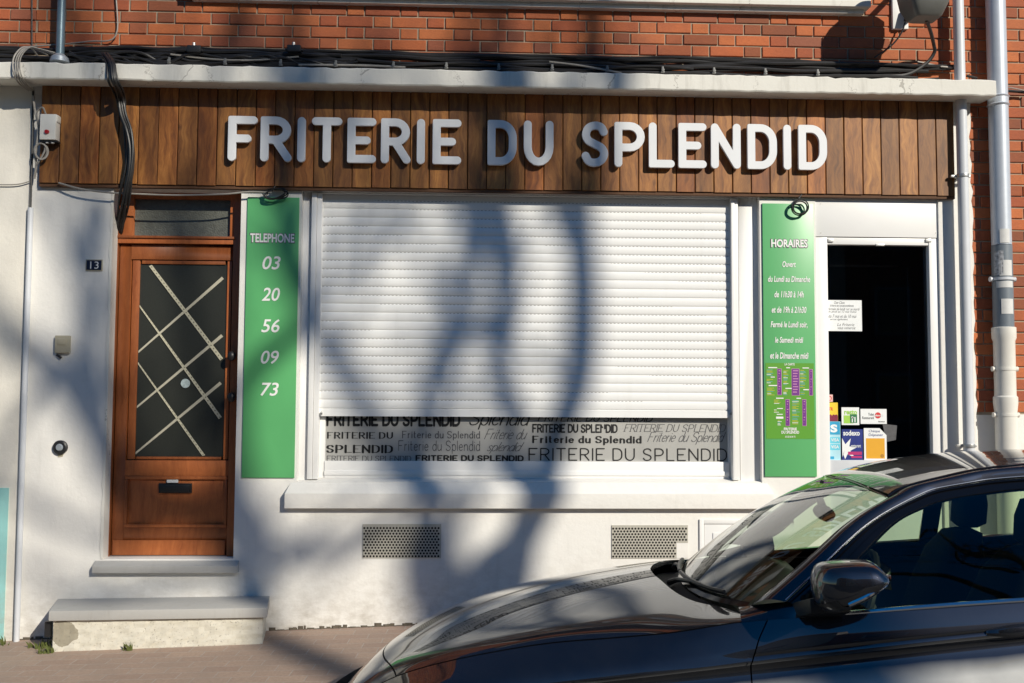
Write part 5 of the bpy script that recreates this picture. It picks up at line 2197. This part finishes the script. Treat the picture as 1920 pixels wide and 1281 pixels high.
    # ---------------- cowl between hood and windscreen
    base_u = natspline([0, .3, .5, .65, .765], [1.425, 1.445, 1.485, 1.545, 1.625])
    base_w = natspline([0, .3, .5, .65, .765], [.942, .942, .942, .942, .943])
    top_u = natspline([0, .3, .61], [2.062, 2.082, 2.135])
    top_w = natspline([0, .3, .61], [1.337, 1.331, 1.290])

    def ws_pt(s, t):
        """windscreen: s -1..1 across, t 0 base .. 1 top"""
        a = abs(s)
        vb, vt = .765 * a, .606 * a
        P = np.array([float(base_u(vb)), vb, float(base_w(vb))])
        Q = np.array([float(top_u(vt)), vt, float(top_w(vt))])
        c = P + (Q - P) * t
        bl = .036 * math.sin(math.pi * t) ** .9 if 0 < t < 1 else 0.0
        c = c + bl * np.array([-.45, .12 * a, .85])
        c[1] = math.copysign(c[1], s)
        return c
    G = np.array([[ws_pt(s, t) for s in np.linspace(-1, 1, 50)] for t in np.linspace(0, 1, 30)])
    patch(G, 'windscreen', M['wind_glass'], mirror=False, flange=0)
    G = []
    for s in np.linspace(-1, 1, 50):
        e = ws_pt(s, 0) - np.array([0, 0, .006 + .012 * abs(s) ** 3])
        vv = .745 * abs(s)
        f = B(hood_rear(vv) - .012, min(4.0, np.interp(vv, [0, .3, .52, .70, .79], [0, 1, 2, 3, 4])))
        f[1] = math.copysign(f[1], s)
        f[2] -= .055
        row = [e + (f - e) * t - np.array([0, 0, .022 * math.sin(math.pi * t)]) for t in np.linspace(0, 1, 8)]
        G.append(row)
    patch(np.array(G), 'cowl', M['cabin'], mirror=False, flange=0)
    # black band of the glass along base and top
    for t0, t1, nm in ((0, .035, 'glass_border'), (.994, 1.003, 'glass_border')):
        G = np.array([[ws_pt(s, min(1, max(0, t))) + np.array([-.001, 0, .0018]) + (np.array([.62, 0, .36]) * (t - 1) if t > 1 else 0) for s in np.linspace(-1, 1, 50)] for t in np.linspace(t0, t1, 4)])
        patch(G, nm, M['gloss_black'], mirror=False, flange=0)

    # ---------------- pillars and roof side: between the screen edge A and the chrome line C
    A = np.array([(1.635, .775, .950), (1.731, .746, 1.02), (1.879, .692, 1.131), (1.955, .663, 1.19), (2.049, .635, 1.249), (2.131, .614, 1.290), (2.19, .600, 1.321),
                  (2.33, .584, 1.354), (2.505, .570, 1.383), (2.85, .562, 1.398), (3.3, .555, 1.383), (3.72, .54, 1.32)])
    C = np.array([(1.742, .856, .978), (1.821, .824, 1.041), (1.895, .786, 1.099), (2.01, .727, 1.186), (2.125, .680, 1.251), (2.238, .645, 1.300), (2.311, .630, 1.320),
                  (2.417, .619, 1.336), (2.522, .611, 1.347), (2.85, .608, 1.360), (3.3, .61, 1.335), (3.75, .63, 1.22)])
    C2 = np.array([(1.80, .866, .965), (1.903, .827, 1.036), (1.997, .781, 1.106), (2.115, .716, 1.202), (2.209, .680, 1.250), (2.301, .659, 1.279), (2.40, .645, 1.295),
                   (2.511, .637, 1.308), (2.65, .632, 1.315), (2.92, .633, 1.314), (3.28, .645, 1.28), (3.62, .70, 1.16)])
    s = np.linspace(0, 1, len(A))
    fA, fC, fC2 = natspline(s, A), natspline(s, C), natspline(s, C2)
    T = np.linspace(0, 1, 90)
    G = []
    for t in T:
        a, c = fA(t), fC(t)
        row = []
        for k in np.linspace(0, 1, 12):
            p = a + (c - a) * k
            bl = .020 * math.sin(math.pi * k)
            row.append(p + bl * np.array([-.25 * max(0, 1 - t * 1.6), .55, .8]))
        G.append(row)
    patch(np.array(G), 'roof_pillar', M['paint'], flange=0)
    # door frame: black, stepped in, with bright edge
    G = []
    for t in T:
        c, d = fC(t), fC2(t)
        row = []
        for k, off in ((0, -.010), (.04, .004), (.12, .006), (.22, .006), (.26, -.002), (.55, -.002), (.60, .003), (.92, .003), (1, -.012)):
            p = c + (d - c) * k
            row.append(p + off * np.array([-.2, .8, .45]))
        G.append(row)
    patch(np.array(G), 'window_frame', M['gloss_black'], flange=0)
    for f_, k, rad, nm, mt in ((fC, .02, .0026, 'frame_trim', 'chrome_dim'),):
        for sg in (-1, 1):
            m = MB()
            pts = [f_(t) + np.array([0, .004, .006]) for t in T]
            pts = [(p[0], sg * p[1], p[2]) for p in pts]
            m.tube(pts, rad, 7)
            m.build(nm, M[mt], root, smooth=True, local=True)
    # side glass between frame and belt
    belt = natspline([1.7, 1.92, 2.07, 2.23, 2.42, 2.9, 3.6], [.926, .940, .953, .966, .979, 1.005, 1.04])
    vb = lambda w: .866 - .25 * max(0, (w - .985) / .375) ** 1.08
    for ua, ub in ((1.805, 2.60), (2.67, 3.62)):
        G = []
        for u in np.linspace(ua, ub, 34):
            tt = float(np.interp(u, [fC2(t)[0] for t in T], T))
            e = fC2(tt) + np.array([0, -.004, .004])
            b0 = np.array([u, .858, float(belt(u)) - .012])
            row = []
            for k in np.linspace(0, 1, 12):
                p = b0 + (e - b0) * k
                p[1] += .012 * math.sin(math.pi * k)
                row.append(p)
            G.append(row)
        patch(np.array(G), 'side_window', M['side_glass'], flange=0)
    # belt: black seal and chrome strip
    for sg in (-1, 1):
        m = MB()
        n = 60
        G = []
        for u in np.linspace(1.90, 3.62, n):
            w = float(belt(u))
            G.append([(u, sg * v_, w_) for v_, w_ in ((.850, w - .010), (.868, w - .008), (.8745, w - .004), (.8755, w + .003), (.8715, w + .009), (.862, w + .010), (.850, w + .006))])
        m.grid(np.array(G), flip=sg < 0)
        m.build('chrome_strip', M['chrome'], root, smooth=True, local=True)
        m = MB()
        G = [[(u, sg * v_, w_) for v_, w_ in ((.862, .925), (.869, .938), (.867, .955), (.856, .968 + (u - 1.72) * .4))] for u in np.linspace(1.79, 1.90, 8)]
        m.grid(np.array(G), flip=sg < 0)
        m.build('corner_trim', M['gloss_black'], root, smooth=True, local=True)
    # B pillar
    G = np.array([[(u, .866 - .245 * k, .985 + .335 * k) for k in np.linspace(0, 1, 8)] for u in np.linspace(2.60, 2.68, 3)])
    patch(G, 'door_post', M['gloss_black'], flange=.01)

    # ---------------- fender top running up to the pillar foot and the screen edge
    G = []
    for t in np.linspace(0, 1, 24):
        u = 1.60 + .20 * t
        lo_ = B(u, 4.03) + np.array([0, .001, .001])
        if t < .55:
            k = t / .55
            hi = np.array([1.60, .768, .946]) * (1 - k) + np.array([1.660, .785, .958]) * k
        else:
            k = (t - .55) / .45
            hi = np.array([1.660, .785, .958]) * (1 - k) + np.array([1.80, .862, .985]) * k
        row = []
        for k in np.linspace(0, 1, 8):
            p = lo_ + (hi - lo_) * k
            p[1] += .006 * math.sin(math.pi * k)
            p[2] += .004 * math.sin(math.pi * k)
            row.append(p)
        G.append(row)
    patch(np.array(G), 'pillar_foot', M['paint'], flange=0)

    # ---------------- roof
    f_rc = natspline([2.06, 2.13, 2.30, 2.42, 2.60, 2.74, 3.2, 3.72], [1.340, 1.361, 1.400, 1.417, 1.430, 1.435, 1.425, 1.362])
    uu = [fA(t)[0] for t in T]
    G = []
    for t in np.linspace(0, 1, 60):
        row = []
        for sx in np.linspace(-1, 1, 41):
            vt = .606 * abs(sx)
            u0 = float(top_u(vt)) + .007
            u = u0 + (3.72 - u0) * t
            tt = float(np.interp(u, uu, T))
            a = fA(tt)
            wc = float(f_rc(u))
            w = a[2] + .006 + (wc - a[2] - .006) * (1 - abs(sx) ** 2.3)
            row.append((u, a[1] * sx * .992, w))
        G.append(row)
    patch(np.array(G), 'roof', M['paint'], mirror=False, flange=.02)
    for sg in (-1, 1):
        m = MB()
        pts = [(fA(t) + np.array([0, -.001, .003])) * np.array([1, sg, 1]) for t in np.linspace(.46, 1, 50)]
        m.tube(pts, .006, 7)
        m.build('roof_gutter', M['gloss_black'], root, smooth=True, local=True)
    G = np.array([[(3.73 + .42 * t, v_ * (.54 + .2 * t), 1.345 - .33 * t - .03 * (v_ ** 2)) for v_ in np.linspace(-1, 1, 16)] for t in np.linspace(0, 1, 10)])
    patch(G, 'rear_window', M['side_glass'], mirror=False, flange=0)
    G = np.array([[np.array([3.6 + .35 * t, (.70 + .14 * t) - .10 * k, 1.16 - .16 * t + (.16 - .1 * t) * k]) for k in np.linspace(0, 1, 8)] for t in np.linspace(0, 1, 8)])
    patch(G, 'rear_pillar', M['paint'], flange=0)

    # ---------------- mirrors
    for sg in (-1, 1):
        P2 = np.array([(1.805, 1.050), (1.808, 1.080), (1.822, 1.108), (1.850, 1.122), (1.905, 1.128), (1.960, 1.128), (1.996, 1.115), (2.022, 1.086),
                       (2.022, 1.066), (1.990, 1.040), (1.945, 1.010), (1.895, .988), (1.850, .974), (1.822, .984), (1.808, 1.012)])
        k_ = len(P2)
        ring0 = np.array(natspline(np.arange(k_ + 7), np.array([P2[(i - 3) % k_] for i in range(k_ + 7)]))(np.linspace(3, k_ + 3, 49)))
        cc = np.array([1.915, 1.058])
        G = []
        for v_, sc, du in ((.905, .55, -.02), (.915, .78, -.012), (.945, .93, -.004), (.985, 1.0, 0), (1.025, .985, .002), (1.058, .92, .006), (1.082, .80, .012), (1.096, .60, .018), (1.102, .30, .022), (1.103, .02, .024)):
            G.append([(p[0] * sc + cc[0] * (1 - sc) + du, sg * v_, p[1] * sc + cc[1] * (1 - sc)) for p in ring0])
        m = MB()
        m.grid(np.array(G), flip=sg < 0)
        m.add(G[0][:-1], [tuple(range(48))])
        mir = m.build('wing_mirror', M['paint'], root, smooth=True, local=True)
        m = MB()
        lo = []
        for v_, sc, du in ((.93, .93, -.006), (.985, 1.012, 0), (1.025, 1.0, .002), (1.058, .935, .006), (1.082, .82, .012), (1.094, .68, .018)):
            row = []
            for k in np.linspace(0, 1, 16):
                p = np.array(natspline(np.arange(6), np.array([(1.812, 1.0), (1.828, .982), (1.855, .974), (1.895, .988), (1.945, 1.010), (1.992, 1.041)]))(k * 5))
                row.append((p[0] * sc + cc[0] * (1 - sc) + du, sg * v_, p[1] * sc + cc[1] * (1 - sc)))
            lo.append(row)
        m.grid(np.array(lo), flip=sg < 0)
        m.build('lower_shell', M['black_plastic'], mir, smooth=True, local=True)
        m = MB()
        pts = smooth_path([(1.895, sg * 1.091, 1.008), (1.935, sg * 1.098, 1.027), (1.975, sg * 1.087, 1.046), (2.010, sg * 1.062, 1.062), (2.030, sg * 1.005, 1.083)], 6)
        m.tube(pts, list(np.linspace(.0085, .006, len(pts) - 1)) + [.002], 8)
        m.build('mirror_chrome', M['chrome'], mir, smooth=True, local=True)
        m = MB()
        m.hexa([(1.77, sg * .85, .925), (1.92, sg * .85, .93), (1.92, sg * .98, .965), (1.80, sg * .98, .962), (1.76, sg * .85, .975), (1.92, sg * .85, .975), (1.93, sg * .98, 1.01), (1.80, sg * .98, 1.01)])
        m.build('mirror_foot', M['black_plastic'], mir, bevel=.008, local=True)
        m = MB()
        m.add([(2.028, sg * .925, 1.03), (2.028, sg * 1.06, 1.045), (2.030, sg * 1.05, 1.11), (2.028, sg * .93, 1.115)], [(0, 1, 2, 3)])
        m.build('mirror_glass', M['chrome'], mir, local=True)

    # ---------------- door handles
    for objs, uh in ((fd, 2.42), (rd, 3.18)):
        for o, sg in zip(objs, (-1, 1)):
            w0 = float(f_cr(uh)) + .008
            G = []
            for k in np.linspace(0, 1, 16):
                u_ = uh - .085 + .20 * k
                ww = w0 + .10 * (u_ - uh)
                hgt = .018 * math.sin(math.pi * min(1, max(0, .06 + .9 * k))) ** .5
                out = .905 + .028 * math.sin(math.pi * k) ** .6
                G.append([(u_, sg * (.893), ww + hgt), (u_, sg * out, ww + hgt * .8), (u_, sg * (out + .004), ww), (u_, sg * out, ww - hgt * .8), (u_, sg * .893, ww - hgt)])
            m = MB()
            m.grid(np.array(G), flip=sg > 0)
            m.build('handle', M['paint'], o, smooth=True, local=True)

    # ---------------- wipers
    for sg, s0, s1, t0, t1 in ((-1, -.10, -.86, .03, .05), (1, .50, -.04, .02, .03)):
        m = MB()
        pts = [ws_pt(s0 + (s1 - s0) * k, t0 + (t1 - t0) * k) + np.array([-.012, 0, .014]) for k in np.linspace(0, 1, 14)]
        m.tube(pts, [.009] * 10 + [.007] * 4, 6)
        m.tube([p + np.array([.006, 0, -.008]) for p in pts], .004, 5)
        q = ws_pt(s0, 0) + np.array([-.04, 0, -.012])
        m.tube([q, (q + pts[5]) / 2 + np.array([-.004, 0, .004]), pts[7]], [.013, .010, .007], 8)
        m.build('wiper', M['black_plastic'], root, smooth=True, local=True)

    # ---------------- cabin
    m = MB()
    m.box(1.2, 4.2, -.80, .80, .18, .30)
    for v_ in (-.84, .80):
        m.box(1.80, 3.6, v_, v_ + .04, .30, .92)
    m.box(3.6, 4.2, -.80, .80, .30, .95)
    m.box(1.20, 1.495, -.74, .74, .30, .87)
    m.box(1.50, 1.72, -.77, .77, .30, .90)
    m.build('cabin_trim', M['cabin'], root, local=True)
    G = []
    for v_ in np.linspace(-.70, .70, 20):
        G.append([(1.57 + .06 * abs(v_ / .7) ** 3, v_, .895), (1.70, v_, .925 + .014 * math.exp(-((v_ + .38) / .2) ** 2)), (1.84, v_, .940 + .035 * math.exp(-((v_ + .38) / .17) ** 2)), (1.95, v_, .915), (1.99, v_, .80), (1.99, v_, .6)])
    patch(np.array(G), 'dashboard', M['black_plastic'], mirror=False, flange=0)
    G = np.array([[(u, .60 * sx, float(f_rc(min(3.7, max(2.06, u)))) - .045 - .03 * abs(sx) ** 3) for sx in np.linspace(-1, 1, 12)] for u in np.linspace(2.16, 3.7, 14)])
    patch(G, 'headliner', M['seat'], mirror=False, flange=0)
    m = MB()
    pts = [(2.06 + .06 * math.sin(a), -.38 + .185 * math.cos(a), .91 + .165 * math.sin(a)) for a in np.linspace(0, 6.283, 30)]
    m.tube(pts, .015, 8)
    m.tube([(2.07, -.55, .91), (2.05, -.38, .89), (2.07, -.21, .91)], .02, 8)
    m.build('steering_wheel', M['black_plastic'], root, smooth=True, local=True)
    for v_ in (-.38, .38):
        m = MB()
        G = []
        for k, (u_, w_, hw, d) in enumerate(((2.42, .45, .25, .12), (2.48, .62, .25, .11), (2.56, .85, .24, .10), (2.62, 1.00, .22, .085), (2.66, 1.08, .15, .06), (2.665, 1.095, .05, .03))):
            ring = []
            for j in range(25):
                a = 2 * math.pi * j / 24
                c, s_ = math.cos(a), math.sin(a)
                ring.append((u_ + d * math.copysign(abs(c) ** .6, c), v_ + hw * math.copysign(abs(s_) ** .6, s_), w_))
            G.append(ring)
        m.grid(np.array(G))
        m.box(1.95, 2.52, v_ - .25, v_ + .25, .42, .56)
        se = m.build('front_seat', M['seat'], root, smooth=True, local=True)
        m = MB()
        G = []
        for u_, w_, hw, d in ((2.685, 1.10, .07, .035), (2.69, 1.12, .125, .055), (2.70, 1.20, .13, .055), (2.71, 1.26, .105, .045), (2.715, 1.275, .03, .015)):
            ring = []
            for j in range(25):
                a = 2 * math.pi * j / 24
                c, s_ = math.cos(a), math.sin(a)
                ring.append((u_ + d * math.copysign(abs(c) ** .7, c), v_ + hw * math.copysign(abs(s_) ** .6, s_), w_))
            G.append(ring)
        m.grid(np.array(G))
        m.build('headrest', M['seat'], se, smooth=True, local=True)
    m = MB()
    G = []
    for u_, w_, hw, d in ((3.25, .45, .66, .12), (3.36, .85, .66, .10), (3.42, 1.0, .62, .08), (3.45, 1.05, .4, .04)):
        G.append([(u_ + d * math.copysign(abs(math.cos(a)) ** .5, math.cos(a)), hw * math.copysign(abs(math.sin(a)) ** .4, math.sin(a)), w_) for a in np.linspace(0, 6.2832, 31)])
    m.grid(np.array(G))
    m.build('rear_seat', M['seat'], root, smooth=True, local=True)
    m = MB()
    G = []
    for v_, rw in ((-.125, .008), (-.115, .026), (-.06, .032), (.06, .032), (.115, .026), (.125, .008)):
        G.append([(2.02 + .024 * math.cos(a), v_, 1.195 + rw * math.sin(a)) for a in np.linspace(0, 6.2832, 17)])
    m.grid(np.array(G))
    m.tube([(2.02, 0, 1.21), (2.00, 0, 1.27), (2.03, 0, 1.32)], .016, 8)
    m.build('rear_view_mirror', M['black_plastic'], root, smooth=True, local=True)

    # ---------------- wheel arch lips
    for u_, w_ in WH:
        pts = []
        for a in np.linspace(-.15, math.pi + .15, 40):
            uu_, ww_ = u_ + .372 * math.cos(a), w_ + .372 * math.sin(a)
            rr_ = np.linspace(6, 17, 60)
            col_ = np.array([B(uu_, r) for r in rr_])
            pts.append((uu_, float(np.interp(-ww_, -col_[:, 2], col_[:, 1])), ww_))
        for sg in (-1, 1):
            m = MB()
            m.tube([(p[0], sg * p[1], p[2]) for p in pts], .017, 8)
            m.build('arch_lip', M['black_plastic'], root, smooth=True, local=True)

    # ---------------- wheels
    for u_, w_ in WH:
        for sg in (-1, 1):
            m = MB()
            G = []
            for v_, r_ in ((.70, .20), (.68, .29), (.70, .318), (.86, .318), (.885, .29), (.875, .215), (.86, .20)):
                G.append([(u_ + r_ * math.cos(a), sg * v_, w_ + r_ * math.sin(a)) for a in np.linspace(0, 6.2832, 41)])
            m.grid(np.array(G), flip=sg < 0)
            wh = m.build('wheel', M['rubber'], root, smooth=True, local=True)
            m = MB()
            for k in range(5):
                a = 2 * math.pi * k / 5
                ca, sa = math.cos(a), math.sin(a)
                w1, w2 = .035, .022
                P = [(r_, o_) for r_, o_ in ((.03, -w1), (.21, -w2), (.21, w2), (.03, w1))]
                v8 = [(u_ + r_ * ca - o_ * sa, sg * vv, w_ + r_ * sa + o_ * ca) for vv in (.84, .868) for r_, o_ in P]
                m.hexa(v8)
            G = [[(u_ + r_ * math.cos(a), sg * vv, w_ + r_ * math.sin(a)) for a in np.linspace(0, 6.2832, 41)] for r_, vv in ((.205, .80), (.205, .872), (.222, .878))]
            m.grid(np.array(G))
            m.build('rim', M['rim'], wh, local=True, smooth=True)
    m = MB()
    for u_, w_ in WH:
        for sg in (-1, 1):
            G = [[(u_ + .37 * math.cos(a), sg * v_, w_ + .37 * math.sin(a)) for a in np.linspace(-.3, 3.45, 30)] for v_ in (.62, .905)]
            m.grid(np.array(G))
    m.build('wheel_liner', M['dark'], root, local=True, smooth=True)


M['chrome_dim'] = simple('satin_window_trim', (.50, .50, .51), .22, .02, 5, Metallic=1.0)
car()

# ================================================================== STREET TREES (behind the camera: their shadows fall on the facade)
def twig_out(m, p, d, r, depth):
    """grow a branch from p along d"""
    L = random.uniform(.7, 1.3) * (.55 + 10 * r)
    n = 5
    pts, rad = [np.array(p)], [r]
    dd = np.array(d, float)
    for k in range(n):
        dd = dd + np.array([random.uniform(-.16, .16), random.uniform(-.16, .16), random.uniform(-.08, .16)])
        dd /= np.linalg.norm(dd)
        pts.append(pts[-1] + dd * L / n)
        rad.append(r * (1 - .5 * (k + 1) / n))
    m.tube(pts, rad, 5 if r < .02 else 7, cap=False)
    if depth > 0:
        for _ in range(random.choice((2, 3, 3))):
            k = random.randint(2, n)
            nd = dd + np.array([random.uniform(-.9, .9), random.uniform(-.7, .7), random.uniform(-.2, .8)])
            nd /= np.linalg.norm(nd)
            twig_out(m, pts[k], nd, rad[k] * random.uniform(.5, .75), depth - 1)


def tree(name, label, dist, trunk, limbs, twigs=2, seed=1):
    """limb shadows are laid out on the facade (photo pixels) and carried back along the sunlight to the tree"""
    random.seed(seed)

    def back(px, py, d):
        x, z = W(px, py, 0)
        return np.array([x, 0, z]) + SUN * d
    tp = [back(*q, dist) for q in trunk[0]]
    base = np.array([tp[0][0] + .25, tp[0][1], zr(8)])
    o = thing(name, label, 'tree', tuple(base), 'street trees across the road')
    m = MB()
    pts = [base, base + (tp[0] - base) * .33 + np.array([.08, .03, 0]), base + (tp[0] - base) * .7 + np.array([-.05, 0, 0])] + tp
    n = len(pts)
    rr = list(np.linspace(trunk[1] * 1.7, trunk[1] * 1.05, 3)) + list(np.linspace(trunk[1], trunk[2], n - 3))
    sp = np.array(smooth_path(pts, 5))
    m.tube(sp, np.interp(np.linspace(0, 1, len(sp)), np.linspace(0, 1, n), rr), 14)
    m.build('trunk', M['bark'], o, smooth=True)
    m = MB()
    for pl, r0, r1, dd in limbs:
        k = len(pl)
        pts = [back(x, y, dist + dd * (i / max(1, k - 1))) for i, (x, y) in enumerate(pl)]
        sp = np.array(smooth_path(pts, 5))
        rad = np.linspace(r0, r1, len(sp))
        m.tube(sp, rad, 9)
        # side twigs
        for _ in range(twigs):
            i = random.randint(len(sp) // 3, len(sp) - 2)
            d = sp[i + 1] - sp[i]
            d = d / np.linalg.norm(d) + np.array([random.uniform(-1, 1), random.uniform(-.8, .8), random.uniform(-.3, .6)])
            twig_out(m, sp[i], d / np.linalg.norm(d), rad[i] * random.uniform(.22, .48), 2)
        twig_out(m, sp[-1], (sp[-1] - sp[-2]) / np.linalg.norm(sp[-1] - sp[-2]), r1 * .8, 2)
    m.build('limbs', M['bark'], o, smooth=True)


tree('street_tree', 'tall bare street tree across the road whose shadow falls on the right of the shutter', 14.0,
     ([(918, 1190), (930, 1120), (950, 1040)], .215, .17),
     [([(950, 1045), (980, 970), (984, 875), (982, 780), (952, 690), (952, 620), (962, 520), (962, 440), (945, 340), (930, 200)], .08, .055, -1.0),
      ([(955, 1045), (1000, 970), (1040, 880), (1068, 790), (1100, 690), (1107, 560), (1102, 420), (1098, 260), (1110, 60), (1120, -120)], .115, .085, 1.5),
      ([(950, 640), (905, 600), (865, 640)], .05, .04, .6),
      ([(965, 540), (930, 420), (900, 330), (880, 220), (870, 60)], .06, .045, .9),
      ([(1099, 480), (1050, 360), (1030, 240), (1020, 60)], .05, .035, .8),
      ([(984, 900), (930, 840), (880, 800)], .04, .025, .5)], 5, 3)
tree('street_tree', 'bare street tree across the road whose shadow falls on the left of the shutter', 18.0,
     ([(838, 1190), (815, 1110), (802, 1010)], .20, .17),
     [([(802, 1015), (808, 940), (812, 855), (808, 775), (830, 690), (858, 610), (880, 520), (892, 430), (890, 330), (905, 180), (935, 20)], .105, .07, 1.2),
      ([(800, 1015), (785, 930), (750, 850), (708, 770), (660, 695), (604, 610), (556, 545), (530, 470), (535, 340), (548, 180), (545, 20)], .10, .06, -1.6),
      ([(815, 1060), (860, 980), (885, 900), (878, 820)], .06, .03, .6),
      ([(640, 660), (690, 560), (700, 440), (670, 330)], .04, .025, .5),
      ([(532, 440), (490, 330), (475, 230), (450, 60)], .05, .03, .6),
      ([(800, 900), (735, 960), (690, 1010)], .05, .03, .4),
      ([(870, 570), (800, 460), (760, 330), (740, 180)], .035, .02, .6),
      ([(604, 610), (640, 520), (650, 400)], .03, .02, .6)], 5, 4)
tree('street_tree', 'bare street tree across the road whose shadow falls on the brown door and left wall', 17.0,
     ([(472, 1190), (468, 1110), (466, 1010)], .125, .115),
     [([(466, 1010), (430, 955), (360, 930), (280, 940), (220, 880), (185, 812), (147, 751), (95, 685), (44, 656), (-10, 610)], .15, .08, 1.5),
      ([(190, 825), (178, 740), (168, 640), (163, 540), (170, 430), (165, 340), (150, 200), (145, 60)], .085, .055, -1.0),
      ([(466, 1005), (450, 900), (436, 820), (450, 725), (505, 668), (556, 620), (582, 540), (558, 490), (545, 420), (530, 250), (470, 120), (450, 20)], .075, .05, 1.0),
      ([(440, 820), (395, 700), (372, 520), (372, 330), (385, 160), (440, 20)], .055, .04, -.5),
      ([(468, 1040), (520, 1025), (570, 1035), (640, 1030)], .075, .05, .6),
      ([(163, 540), (110, 430), (80, 300), (60, 150)], .045, .03, .5),
      ([(95, 685), (60, 760), (20, 820)], .05, .03, .4),
      ([(372, 520), (330, 420), (300, 280), (290, 100)], .035, .025, .4),
      ([(300, 962), (240, 1000), (150, 990), (70, 960)], .05, .03, .4),
      ([(462, 1060), (400, 1075), (330, 1090)], .07, .05, .4),
      ([(360, 930), (330, 900), (290, 860), (235, 700), (225, 520)], .06, .035, .4)], 5, 5)
tree('street_tree', 'bare street tree across the road standing left of the other two', 12.5,
     ([(-700, 1150), (-700, 700)], .20, .18),
     [([(-700, 700), (-640, 300), (-600, -200), (-520, -800), (-480, -1500)], .15, .05, 1.0), ([(-700, 690), (-850, 200), (-950, -400), (-930, -1100), (-1000, -1700)], .14, .05, -1.0),
      ([(-640, 300), (-420, -200), (-330, -700), (-200, -1300)], .10, .04, -1.5), ([(-600, -200), (-700, -700), (-650, -1300)], .08, .03, 1.5),
      ([(-850, 200), (-1100, -200), (-1250, -800)], .09, .04, 1.0), ([(-420, -200), (-200, -500), (20, -1000)], .07, .03, 1.5)], 9, 9)



# ================================================================== HOUSES ACROSS THE ROAD (seen only as reflections)
def far_house(x0, x1, hgt, mat, label):
    y = -27.0
    o = thing('terraced_house', label, 'house', ((x0 + x1) / 2, y, zr(8)), 'terraced houses across the road')
    m = MB()
    m.box(x0, x1 - .02, y - 8, y, -1, hgt)
    m.build('wall', mat, o)
    m = MB()
    m.add([(x0, y + .3, hgt), (x1 - .02, y + .3, hgt), (x1 - .02, y - 4, hgt + 2.2), (x0, y - 4, hgt + 2.2), (x0, y - 8.3, hgt), (x1 - .02, y - 8.3, hgt)], [(0, 1, 2, 3), (3, 2, 5, 4), (0, 3, 4), (1, 5, 2)])
    m.build('roof', M['roof_tile'], o)
    for zz in (.9, 3.9, 6.9):
        for k in range(2):
            xa = x0 + (x1 - x0) * (.14 + .42 * k)
            m = MB()
            m.box(xa, xa + 1.3, y - .02, y + .06, zz, zz + 1.7)
            w = m.build('window', M['pipe_dark'], o, bevel=.01)
            m = MB()
            m.rectxz(xa + 1.2, xa + .1, zz + .1, zz + 1.6, y + .065)
            m.build('pane', M['gloss_black'], w)


M['roof_tile'] = simple('dark_roof_tile', (.10, .06, .05), .8, .3, 12)
M['far_brick'] = simple('far_brick', (.16, .06, .04), .9, .3, 10)
M['far_render'] = simple('far_render', (.30, .28, .25), .9, .2, 6)
for i_, xx in enumerate(range(-22, 30, 7)):
    far_house(xx, xx + 7, 9.6 + .6 * (i_ % 3), M['far_brick'] if i_ % 2 else M['far_render'], ('brick' if i_ % 2 else 'rendered') + ' terraced house across the road, behind the street trees')
